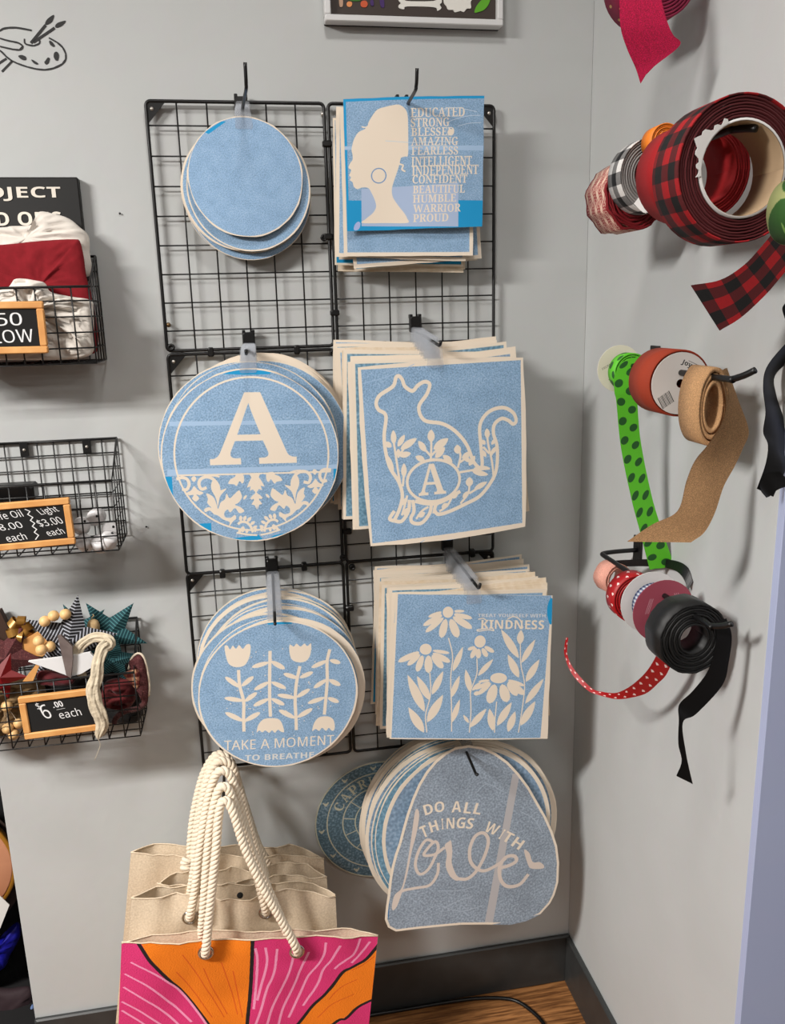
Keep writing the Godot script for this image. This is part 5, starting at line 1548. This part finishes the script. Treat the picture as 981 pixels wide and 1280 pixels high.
	handle(A, [Vector3(-.8382, .4103, .205), Vector3(-.8244, .5024, .222), Vector3(-.811, .6012, .218), Vector3(-.7962, .6852, .208), Vector3(-.7809, .7365, .2), Vector3(-.7686, .7452, .198), Vector3(-.758, .73, .2), Vector3(-.7406, .6616, .21), Vector3(-.7077, .5515, .22), Vector3(-.6798, .4597, .222), Vector3(-.6642, .388, .205)])
	handle(B, [Vector3(-.856, .4536, .17), Vector3(-.851, .4808, .196), Vector3(-.8371, .5401, .2), Vector3(-.8221, .6209, .195), Vector3(-.8048, .6969, .185), Vector3(-.786, .7539, .178), Vector3(-.7689, .7655, .176), Vector3(-.754, .7462, .178), Vector3(-.7431, .6888, .186), Vector3(-.7292, .6067, .195), Vector3(-.7166, .5203, .2), Vector3(-.709, .4689, .198), Vector3(-.7099, .4377, .17)])
	handle(B, [Vector3(-.8582, .465, .14), Vector3(-.8423, .5405, .152), Vector3(-.8244, .6339, .15), Vector3(-.8064, .713, .142), Vector3(-.787, .7542, .135), Vector3(-.7698, .7617, .134), Vector3(-.7515, .7416, .136), Vector3(-.7358, .6587, .146), Vector3(-.7177, .5555, .15), Vector3(-.6984, .4531, .14)])
	handle(D, [Vector3(-.8505, .4497, .098), Vector3(-.8456, .5258, .106), Vector3(-.831, .6132, .104), Vector3(-.8108, .6957, .098), Vector3(-.7921, .7401, .094), Vector3(-.7744, .7495, .093), Vector3(-.7556, .7289, .095), Vector3(-.737, .6331, .1), Vector3(-.7155, .5211, .102), Vector3(-.7004, .4418, .09)])
	handle(E, [Vector3(-.8525, .5008, .07), Vector3(-.8524, .5388, .076), Vector3(-.8404, .6117, .072), Vector3(-.8191, .6854, .064), Vector3(-.7974, .7239, .058), Vector3(-.7793, .733, .056), Vector3(-.76, .7137, .058), Vector3(-.7402, .6278, .062), Vector3(-.7176, .5244, .066), Vector3(-.6916, .4586, .06)])
	var kn := thing("rope_knot", "frayed rope knot at the left side of the bundled handles", "knot", Vector3(-.8565, .5376, .12))
	for k in 4:
		part(kn, "coil", eye(Vector3(rng.randf_range(-0.003, 0.003), k * 0.006 - 0.008, rng.randf_range(-0.002, 0.002)), 0.009, 0.0042, Basis(Vector3(1, 0, 0), 1.1) * Basis(Vector3(0, 1, 0), rng.randf_range(-0.4, 0.4))), M.rope)
	var sn := part(B, "snap", lathe([[0.0, 0.003], [0.003, 0.0026], [0.005, 0.002], [0.0062, 0.0]], 16), M.slate, ([Vector3(-.7569, .4858, .168)])[0] - B.position)
	sn.rotation_degrees = Vector3(-20, 0, 0)

func roll(called: String, label: String, center: Vector3, mesh: Mesh, m: Material) -> Node3D:
	var t := thing(called, label, "ribbon", center)
	part(t, "coil", mesh, m)
	return t

func tail(t: Node3D, l: Array, r: Array, m: Material, thick := 0.0009) -> MeshInstance3D:
	var a := []
	var b := []
	for p in l:
		a.append(p - t.position)
	for p in r:
		b.append(p - t.position)
	return part(t, "loose_end", strip(a, b, thick), m)

func ribbons() -> void:
	# patterns; ribbon u is in metres, v across the width
	var buffalo := tmat(tx(checks(Color(0.62, 0.025, 0.07), Color(0.03, 0.018, 0.022))), 0.85, Vector3(1.0 / 0.038, 2.0, 1))
	buffalo.uv1_offset = Vector3(0, 0.25, 0)
	var bwcheck := tmat(tx(checks(Color(0.85, 0.84, 0.83), Color(0.05, 0.05, 0.055))), 0.8, Vector3(1.0 / 0.034, 1.5, 1))
	var net := pattern(256, 256, Color(0.86, 0.74, 0.66))
	for k in 5:
		for d in [-1.0, 1.0]:
			for e in [-1, 0, 1]:
				stroke(net, [-0.2, k * 0.25 + e * 0.05 - 0.5 * d - 0.1, 1.2, k * 0.25 + e * 0.05 + 0.5 * d - 0.1], 0.018, Color(0.55, 0.05, 0.11), false)
	net.fill_rect(Rect2i(0, 0, 256, 20), Color(0.5, 0.03, 0.08))
	net.fill_rect(Rect2i(0, 236, 256, 20), Color(0.5, 0.03, 0.08))
	var netm := tmat(tx(net), 0.8, Vector3(1.0 / 0.11, 1, 1))
	var redm := tmat(tx(weave(pattern(64, 64, Color(0.62, 0.03, 0.06)), 0.15, 7)), 0.8, Vector3(40, 4, 1))
	var dots := weave(pattern(128, 128, Color(0.36, 0.76, 0.14)), 0.05, 8)
	for c in [[0.25, 0.22], [0.75, 0.72]]:
		disc(dots, c[0], c[1], 0.21, 0.2, Color(0.11, 0.34, 0.12))
	var green := tmat(tx(dots), 0.6, Vector3(1.0 / 0.03, 1.0, 1))
	var rust := tmat(tx(weave(pattern(64, 64, Color(0.60, 0.20, 0.09)), 0.14, 9)), 0.85, Vector3(60, 4, 1))
	var jute := weave(pattern(64, 64, Color(0.74, 0.57, 0.40)), 0.45, 10)
	var burlap := tmat(tx(jute), 0.95, Vector3(28, 1.6, 1))
	burlap.normal_enabled = true
	burlap.normal_texture = noise_tex(0.2, Color.BLACK, Color.WHITE, 256, 2, 65, true)
	var peach := tmat(tx(weave(pattern(64, 64, Color(0.90, 0.62, 0.55)), 0.35, 11)), 0.95, Vector3(28, 1.6, 1))
	var hearts := weave(pattern(128, 128, Color(0.66, 0.03, 0.07)), 0.06, 12)
	for c in [[0.25, 0.25], [0.75, 0.75]]:
		blob(hearts, [c[0] - 0.13, c[1], c[0] - 0.05, c[1] - 0.12, c[0] + 0.02, c[1] - 0.08, c[0] + 0.14, c[1], c[0] + 0.02, c[1] + 0.08, c[0] - 0.05, c[1] + 0.12], Color(0.93, 0.85, 0.83))
	var heartm := tmat(tx(hearts), 0.5, Vector3(1.0 / 0.019, 1.0, 1))
	var gingham := tmat(tx(checks(Color(0.85, 0.87, 0.9), Color(0.15, 0.22, 0.4))), 0.8, Vector3(1.0 / 0.006, 3, 1))
	var velvet := mat(Color(0.022, 0.022, 0.024), 0.55)
	velvet.rim_enabled = true
	velvet.rim = 0.25
	var satin := mat(Color(0.03, 0.03, 0.033), 0.45)
	var mg := weave(pattern(64, 64, Color(0.76, 0.04, 0.27)), 0.6, 14)
	var magenta := tmat(tx(mg), 0.9, Vector3(26, 1.6, 1))
	var pd := weave(pattern(128, 128, Color(0.52, 0.03, 0.22)), 0.08, 15)
	for c in [[0.25, 0.25], [0.75, 0.75]]:
		disc(pd, c[0], c[1], 0.10, 0.08, Color(0.80, 0.66, 0.40))
	var polka := tmat(tx(pd), 0.7, Vector3(1.0 / 0.022, 1.6, 1))
	var card := mat(Color(0.86, 0.85, 0.84), 0.7)
	var kraft := mat(Color(0.66, 0.56, 0.44), 0.85)

	# rods
	ribbon_rod(1.793, -0.1, 0.33, 0.68, "black rod carrying the plaid ribbon rolls, top of the right wall", -0.004)
	ribbon_rod(1.502, -0.085, 0.30, 0.69, "black rod carrying the burlap and green ribbon, middle of the right wall")
	ribbon_rod(1.163, -0.075, 0.27, 0.665, "black rod carrying the black and pink ribbon, lowest on the right wall")
	ribbon_rod(2.12, -0.085, 0.30, 0.62, "black rod carrying the magenta ribbon at the top edge")

	# top: polka dot roll and magenta burlap
	var pr := roll("ribbon_roll", "magenta polka dot ribbon roll cut by the top edge", Vector3(-.085, 2.0349, .3937), coil(0.056, 0.03, 0.062, 6), polka)
	part(pr, "core", lathe([[0.029, 0.033], [0.030, 0.033], [0.030, -0.033], [0.029, -0.033]], 32), card)
	var mr := thing("ribbon_length", "hot pink burlap ribbon length hanging from the top edge", "ribbon", Vector3(-.1262, 2.0282, .46))
	var ml := tail(mr, [Vector3(-.1639, 2.0367, .46), Vector3(-.1668, 2.0091, .475), Vector3(-.168, 1.9826, .48), Vector3(-.1652, 1.95, .48), Vector3(-.1528, 1.9263, .475), Vector3(-.1373, 1.9046, .47), Vector3(-.1284, 1.8864, .468)], [Vector3(-.1069, 2.0389, .46), Vector3(-.1102, 2.0111, .475), Vector3(-.1099, 1.9844, .48), Vector3(-.0993, 1.9569, .48), Vector3(-.0898, 1.9437, .478), Vector3(-.0783, 1.9319, .475), Vector3(-.1188, 1.9023, .47)], magenta, 0.0012)
	ml.set_meta("label", "hot pink open weave burlap")

	# first rod
	var c1 := Vector3(-.1, 1.7469, .3588)
	roll("ribbon_roll", "red and cream criss-cross ribbon roll at the back of the upper rod", Vector3(-0.1, 1.752, 0.372), coil(0.047, 0.02, 0.075, 6, Vector2(1, 1.08), 0.10), netm)
	var cw2: Node3D = roll("ribbon_roll", "black and white checked ribbon roll on the upper rod", Vector3(-0.1, 1.772, 0.44), coil(0.050, 0.048, 0.04, 1), bwcheck)
	part(cw2, "inner_turns", coil(0.0475, 0.026, 0.038, 6), tmat(tx(weave(pattern(32, 32, Color(0.55, 0.54, 0.53)), 0.3, 77)), 0.85))
	var cr := thing("ribbon_scrap", "crumpled black and white ribbon ends below the checked roll", "ribbon", Vector3(-.0994, 1.7253, .46))
	for k in 4:
		var o := Vector3(-0.016 + 0.012 * k, 0.004 * (k % 2), 0.004 * k)
		part(cr, "loop", strip([o + Vector3(-0.012, 0.008, 0), o + Vector3(0.0, -0.006, 0.012), o + Vector3(0.014, 0.003, 0.016), o + Vector3(0.02, -0.012, 0.006)], [o + Vector3(-0.006, 0.018, 0.006), o + Vector3(0.008, 0.004, 0.018), o + Vector3(0.02, 0.012, 0.02), o + Vector3(0.03, -0.006, 0.012)]), bwcheck if k % 2 else card)
	roll("ribbon_roll", "plain red ribbon roll between the checked roll and the buffalo plaid roll", Vector3(-0.1, 1.758, 0.565), coil(0.06, 0.04, 0.07, 6), redm)
	roll("ribbon_roll", "small orange ribbon roll peeping out above the red rolls", Vector3(-.1, 1.8105, .4781), coil(0.022, 0.01, 0.03, 5), mat(Color(0.92, 0.50, 0.10), 0.6))
	var bf := roll("ribbon_roll", "big red and black buffalo plaid ribbon roll on the upper rod", Vector3(-0.103, 1.745, 0.655), coil(0.0815, 0.0785, 0.06, 1), buffalo)
	part(bf, "inner_turns", coil(0.078, 0.055, 0.058, 7, Vector2.ONE, 0.012), mat(Color(0.30, 0.012, 0.04), 0.85))
	part(bf, "core", lathe([[0.052, 0.031], [0.0545, 0.031], [0.0545, -0.031], [0.052, -0.031]], 44), card)
	part(bf, "core_lining", lathe([[0.0518, -0.0305], [0.0515, -0.0305], [0.0515, 0.0305], [0.0518, 0.0305]], 44), kraft)
	var torn := PackedVector2Array()
	for k in 24:
		var a := lerpf(2.0, 3.3, k / 23.0)
		torn.append(Vector2(cos(a), sin(a)) * (0.0575 + 0.011 * pow(sin(k * 0.137), 6.0) + 0.0025 * sin(k * 1.7)))
	for k in range(23, -1, -1):
		var a := lerpf(2.0, 3.3, k / 23.0)
		torn.append(Vector2(cos(a), sin(a)) * 0.053)
	part(bf, "torn_paper", slab(torn, 0.031, 0.032), card)
	tail(bf, [Vector3(-.0159, 1.7148, .69), Vector3(-.053, 1.6831, .69), Vector3(-.0712, 1.663, .69), Vector3(-.0949, 1.639, .69), Vector3(-.1248, 1.622, .69), Vector3(-.1625, 1.6165, .69)], [Vector3(.0286, 1.6799, .69), Vector3(-.0157, 1.6553, .69), Vector3(-.0409, 1.6305, .69), Vector3(-.0633, 1.6055, .69), Vector3(-.0944, 1.5786, .69), Vector3(-.122, 1.5634, .69)], buffalo)
	var lf := pattern(64, 64, Color(0.60, 0.62, 0.40))
	blob(lf, [0.04, 0.5, 0.22, 0.1, 0.6, 0.04, 0.97, 0.45, 0.7, 0.93, 0.25, 0.9], Color(0.16, 0.33, 0.10))
	blob(lf, [0.3, 0.5, 0.5, 0.4, 0.8, 0.45, 0.5, 0.52], Color(0.45, 0.6, 0.3))
	roll("ribbon_roll", "green leaf printed ribbon roll cut by the right edge", Vector3(-.1, 1.6882, .7966), coil(0.026, 0.012, 0.05, 4, Vector2(1, 1.3)), tmat(tx(lf), 0.7, Vector3(1.0 / 0.07, 1, 1)))

	# second rod
	var label1 := pattern(256, 256, Color(0.90, 0.87, 0.80))
	for k in 7:
		stroke(label1, [0.42 + 0.03 * k, 0.36 - 0.035 * k + 0.02, 0.72 + 0.012 * k, 0.22 + 0.03 * k], 0.008, Color(0.35, 0.33, 0.3), false)
	for k in 6:
		stroke(label1, [0.26 + 0.035 * k, 0.72 - 0.03 * k, 0.36 + 0.035 * k, 0.82 - 0.03 * k], 0.012, Color(0.2, 0.2, 0.2), false)
	text(label1, "FROM THE", sans, 0.12, 0.52, 0.42, 0.36, 0.05, Color(0.45, 0.42, 0.38))
	var g := thing("ribbon_spool", "green polka dot ribbon spool with a round cream label at its back", "ribbon", Vector3(-0.085, 1.497, 0.365))
	part(g, "label_disc", spool_disc(0.0375, 0.005), tmat(tx(label1), 0.7), Vector3(0.0, -0.002, -0.022))
	part(g, "coil", coil(0.03, 0.012, 0.024, 5), green, Vector3(0.006, -0.006, 0))
	tail(g, [Vector3(-.1035, 1.5094, .39), Vector3(-.1155, 1.4879, .392), Vector3(-.1155, 1.4633, .394), Vector3(-.1115, 1.4469, .394), Vector3(-.1002, 1.3751, .392), Vector3(-.0778, 1.2897, .39), Vector3(-.0588, 1.2314, .388), Vector3(-.0375, 1.1643, .386)], [Vector3(-.0732, 1.5169, .39), Vector3(-.0798, 1.4927, .392), Vector3(-.081, 1.4681, .394), Vector3(-.0774, 1.4492, .394), Vector3(-.0681, 1.3875, .392), Vector3(-.05, 1.3171, .39), Vector3(-.0305, 1.2579, .388), Vector3(.007, 1.1662, .386)], green)
	var rs := thing("ribbon_spool", "rust orange ribbon spool with a white label on the middle rod", "ribbon", Vector3(-0.085, 1.487, 0.505))
	part(rs, "coil", coil(0.0465, 0.012, 0.062, 8), rust)
	part(rs, "back_disc", spool_disc(0.042, 0.006), card, Vector3(0, 0, -0.033))
	var label2 := pattern(256, 256, Color(0.86, 0.84, 0.82))
	for k in 10:
		stroke(label2, [0.12 + 0.02 * k, 0.72 - 0.012 * k, 0.22 + 0.02 * k, 0.90 - 0.012 * k], 0.008 if k % 3 else 0.014, Color(0.15, 0.15, 0.15), false)
	text(label2, "Joy", bold, 0.48, 0.20, 0.66, 0.28, 0.10, Color(0.15, 0.15, 0.15))
	for k in 3:
		stroke(label2, [0.62, 0.14 + 0.035 * k, 0.82, 0.23 + 0.035 * k], 0.008, Color(0.35, 0.35, 0.35), false)
	part(rs, "label_disc", spool_disc(0.043, 0.006), tmat(tx(label2), 0.6), Vector3(0, 0, 0.033))
	var br := roll("ribbon_roll", "loose natural burlap ribbon roll draped over the middle rod", Vector3(-0.083, 1.463, 0.597), coil(0.052, 0.026, 0.052, 3, Vector2(0.42, 1.0), 0.02), burlap)
	tail(br, [Vector3(-.0785, 1.5071, .62), Vector3(-.0712, 1.4825, .626), Vector3(-.0714, 1.4518, .63), Vector3(-.0908, 1.4197, .634), Vector3(-.1119, 1.3959, .636), Vector3(-.1237, 1.3693, .638), Vector3(-.135, 1.3308, .64), Vector3(-.1713, 1.3154, .642), Vector3(-.206, 1.2958, .644)], [Vector3(-.0572, 1.5115, .605), Vector3(-.0345, 1.4679, .6), Vector3(-.0184, 1.4267, .604), Vector3(-.03, 1.4045, .612), Vector3(-.0461, 1.3806, .62), Vector3(-.0644, 1.3571, .628), Vector3(-.0783, 1.3233, .634), Vector3(-.094, 1.2989, .638), Vector3(-.1152, 1.2872, .642)], burlap, 0.0014)

	# third rod
	var pb := roll("ribbon_roll", "small peach burlap ribbon roll at the back of the lowest rod", Vector3(-0.075, 1.135, 0.325), coil(0.027, 0.017, 0.035, 4, Vector2.ONE, 0.05), peach)
	pb.rotation_degrees = Vector3(0, 12, 0)
	var hs := roll("ribbon_spool", "red heart ribbon spool with a curling loose end on the lowest rod", Vector3(-0.075, 1.127, 0.405), coil(0.041, 0.014, 0.03, 6), heartm)
	tail(hs, [Vector3(-.0558, 1.0846, .52), Vector3(-.0585, 1.0322, .5), Vector3(-.0632, 1.0045, .48), Vector3(-.0721, .979, .46), Vector3(-.0891, .9634, .44), Vector3(-.1035, .953, .42), Vector3(-.1225, .9516, .4), Vector3(-.1387, .9542, .38), Vector3(-.1554, .9734, .35), Vector3(-.1619, 1.003, .33), Vector3(-.1516, 1.0241, .31)], [Vector3(-.0821, 1.0936, .52), Vector3(-.0822, 1.0562, .5), Vector3(-.086, 1.0246, .48), Vector3(-.0935, .9987, .46), Vector3(-.1001, .9787, .44), Vector3(-.1075, .9641, .42), Vector3(-.121, .9587, .4), Vector3(-.1317, .9578, .38), Vector3(-.1513, .9811, .35), Vector3(-.1564, 1.0025, .33), Vector3(-.1472, 1.0237, .31)], heartm)
	var gs := thing("ribbon_spool", "blue gingham ribbon spool with white and mauve label discs", "ribbon", Vector3(-0.075, 1.138, 0.485))
	part(gs, "back_disc", spool_disc(0.05, 0.006), card, Vector3(0, 0, -0.02))
	part(gs, "coil", coil(0.034, 0.01, 0.03, 5), gingham)
	var label3 := pattern(256, 256, Color(0.62, 0.29, 0.35))
	text(label3, "ribbon", bold, 0.34, 0.78, 0.46, 0.42, 0.13, Color(0.88, 0.76, 0.78))
	for k in 3:
		stroke(label3, [0.20 + 0.025 * k, 0.52, 0.27 + 0.025 * k, 0.28], 0.008, Color(0.8, 0.62, 0.66), false)
		stroke(label3, [0.66 + 0.03 * k, 0.22, 0.72 + 0.03 * k, 0.34], 0.008, Color(0.8, 0.62, 0.66), false)
	part(gs, "label_disc", spool_disc(0.05, 0.006), tmat(tx(label3), 0.5), Vector3(0, 0, 0.022))
	var bk := roll("ribbon_roll", "loose black velvet ribbon roll at the front of the lowest rod", Vector3(-0.075, 1.128, 0.575), coil(0.053, 0.02, 0.046, 9, Vector2.ONE, 0.05), velvet)
	tail(bk, [Vector3(-.0647, 1.1652, .63), Vector3(-.0636, 1.141, .635), Vector3(-.0718, 1.0979, .635), Vector3(-.0936, 1.0677, .635), Vector3(-.1132, 1.049, .635), Vector3(-.1153, 1.0277, .64), Vector3(-.114, .9912, .64), Vector3(-.1072, .9627, .64), Vector3(-.114, .9403, .64)], [Vector3(-.0473, 1.1693, .63), Vector3(-.0405, 1.1445, .635), Vector3(-.0421, 1.1066, .635), Vector3(-.0496, 1.0712, .635), Vector3(-.0868, 1.0315, .635), Vector3(-.1094, 1.0234, .64), Vector3(-.1021, .9775, .64), Vector3(-.0949, .9487, .64), Vector3(-.0879, .924, .64)], satin)
	var bl := thing("ribbon_length", "flat black ribbon length behind the green dotted ribbon", "ribbon", Vector3(-.03, 1.1713, .3647))
	tail(bl, [Vector3(-.0827, 1.1563, .3), Vector3(-.0519, 1.1627, .32), Vector3(-.0226, 1.1706, .35), Vector3(-.0058, 1.1826, .4), Vector3(-.0023, 1.1834, .44), Vector3(-.0012, 1.1641, .46)], [Vector3(-.081, 1.1502, .3), Vector3(-.0514, 1.151, .32), Vector3(-.0219, 1.1577, .35), Vector3(-.0078, 1.1675, .4), Vector3(-.0097, 1.1678, .44), Vector3(-.0087, 1.1513, .46)], satin)

	# black ribbon bunch cut by the right edge
	var rb := thing("ribbon_bunch", "black ribbon bunch hanging at the right edge of the picture", "ribbon", Vector3(-.0134, 1.4111, .66))
	tail(rb, [Vector3(.0165, 1.5696, .66), Vector3(-.0161, 1.5392, .66), Vector3(-.0394, 1.5146, .665), Vector3(-.0437, 1.4901, .668), Vector3(-.0391, 1.46, .67), Vector3(-.0415, 1.435, .672), Vector3(-.0334, 1.4182, .672), Vector3(-.0366, 1.3941, .675), Vector3(-.0496, 1.3637, .68)], [Vector3(.0489, 1.5504, .64), Vector3(.0128, 1.5233, .64), Vector3(-.0137, 1.5022, .645), Vector3(-.0125, 1.4771, .65), Vector3(-.001, 1.4508, .65), Vector3(.0036, 1.4252, .655), Vector3(-.0014, 1.4052, .66), Vector3(-.0007, 1.385, .665), Vector3(-.0205, 1.3496, .672)], satin)
	tail(rb, [Vector3(-.0259, 1.3859, .69), Vector3(-.0481, 1.3861, .695), Vector3(-.0583, 1.3739, .697), Vector3(-.0554, 1.3638, .699)], [Vector3(-.0002, 1.3658, .68), Vector3(-.0272, 1.3633, .69), Vector3(-.0397, 1.3564, .693), Vector3(-.0468, 1.3557, .697)], satin)
	tail(rb, [Vector3(-.0068, 1.5966, .65), Vector3(-.0171, 1.5871, .655), Vector3(-.0126, 1.5743, .655)], [Vector3(.0165, 1.6011, .64), Vector3(.0102, 1.5835, .645), Vector3(.0136, 1.5715, .645)], satin)
	solo("loose_thread", tube(Array(smooth_path([Vector3(.0247, 1.3322, .6), Vector3(.0359, 1.3177, .6), Vector3(.0467, 1.3078, .6), Vector3(.0094, 1.3115, .6)], 5)), 0.00035, 5), satin, "thin dark thread hanging below the black ribbon bunch", "thread")

func floor_items() -> void:
	var cord := []
	for p in [Vector3(-.6034, .005, -.0201), Vector3(-.4802, .005, -.0061), Vector3(-.4158, .005, -.0119), Vector3(-.3569, .005, -.0191), Vector3(-.3041, .005, .0006), Vector3(-.2334, .005, .0239), Vector3(-.1732, .005, .0365), Vector3(-.1411, .005, .0552), Vector3(-.1164, .005, .0947), Vector3(-.1065, .005, .1273), Vector3(-.1071, .005, .1795)]:
		p.z = maxf(p.z, 0.02)
		cord.append(p)
	var st := begin()
	add_tube(st, smooth_path(cord, 6), 0.0042, 9)
	solo("power_cord", done(st), mat(Color(0.02, 0.02, 0.02), 0.4), "black power cord lying on the wooden floor by the baseboard", "cord")
	var tp := mat(Color(0.85, 0.87, 0.88, 0.22), 0.12)
	tp.transparency = BaseMaterial3D.TRANSPARENCY_ALPHA
	var tape := thing("clear_tape", "clear tape holding the black cord to the baseboard", "tape", [Vector3(-.3827, .012, -.0121)][0])
	part(tape, "tape_strip", strip([Vector3(-0.018, 0.05, -0.006), Vector3(-0.018, 0.012, 0.002), Vector3(-0.018, 0.002, 0.02)], [Vector3(0.018, 0.05, -0.006), Vector3(0.018, 0.012, 0.002), Vector3(0.018, 0.002, 0.02)], 0.0006), tp)
	# what shows past the left end of the wall
	var pq := thing("round_plaque", "round peach painted plaque with a gold rim past the wall's left end", "plaque", Vector3(-1.4209, .3828, -.2))
	part(pq, "face", lathe([[0.0, 0.006], [0.138, 0.006], [0.142, 0.004], [0.142, -0.006], [0.0, -0.006]], 56), tri(tmat(noise_tex(0.01, Color(0.76, 0.50, 0.36), Color(0.84, 0.60, 0.46), 128, 3, 81), 0.7), 3.0))
	part(pq, "rim", lathe([[0.1415, 0.009], [0.149, 0.009], [0.15, 0.006], [0.15, -0.007], [0.1415, -0.007]], 56), mat(Color(0.62, 0.42, 0.10), 0.5))
	solo("paper_card", slab(pts2([-1.4286, .3143, -1.3085, .315, -1.2917, .2882, -1.3195, .2295, -1.424, .2338]), -0.172, -0.1705), mat(Color(0.86, 0.85, 0.83), 0.8), "white paper card in front of the peach plaque", "card")
	var tray := thing("wooden_tray", "dark brown round tray behind the peach plaque", "tray", Vector3(-1.4434, .3593, -.24))
	part(tray, "dish", lathe([[0.0, 0.004], [0.165, 0.004], [0.178, 0.014], [0.182, 0.012], [0.168, -0.004], [0.0, -0.006]], 56), mat(Color(0.22, 0.17, 0.15), 0.6))
	solo("blue_bag", padded([-1.4648, .1683, -1.3412, .1592, -1.317, .1837, -1.2935, .2031, -1.2927, .1689, -1.3207, .1211, -1.3512, .0815, -1.4823, .045], -0.215, 0.02, 0.3, 83), mat(Color(0.03, 0.03, 0.5), 0.5), "bright blue bag below the round plaque, far lower left", "bag")
	solo("dark_bag", padded([-1.4734, .5704, -1.3032, .5477, -1.2875, .3682, -1.3024, .104, -1.3069, -.063, -1.3251, -.2335, -1.583, -.179], -0.32, 0.05, 0.2, 84), mat(Color(0.015, 0.015, 0.022), 0.8), "black bag behind the blue bag at the far lower left", "bag")
	solo("plum_cloth", padded([-1.4334, .054, -1.3256, .0438, -1.2792, .0402, -1.2782, -.0087, -1.3102, -.0735, -1.3302, -.1304, -1.4551, -.1039], -0.19, 0.02, 0.3, 85), mat(Color(0.16, 0.09, 0.11), 0.8), "dark plum cloth at the lower left corner of the picture", "cloth")
	solo("pale_cloth", padded([-1.2749, .0136, -1.265, -.0206, -1.2695, -.1126, -1.3155, -.1029, -1.2945, -.0363], -0.165, 0.012, 0.2, 86), mat(Color(0.36, 0.45, 0.62), 0.8), "grey blue cloth touching the bottom left end of the wall", "cloth")
	solo("added_floor_slab", rbox(Vector3(1.1, 0.008, 1.6), 0.003), mat(Color(0.035, 0.03, 0.035), 0.9), "added dark slab on the floor past the wall's left end", "mat", Vector3(-1.78, 0.004, -0.55))  # added dark slab, hides the brown floor in this dark corner
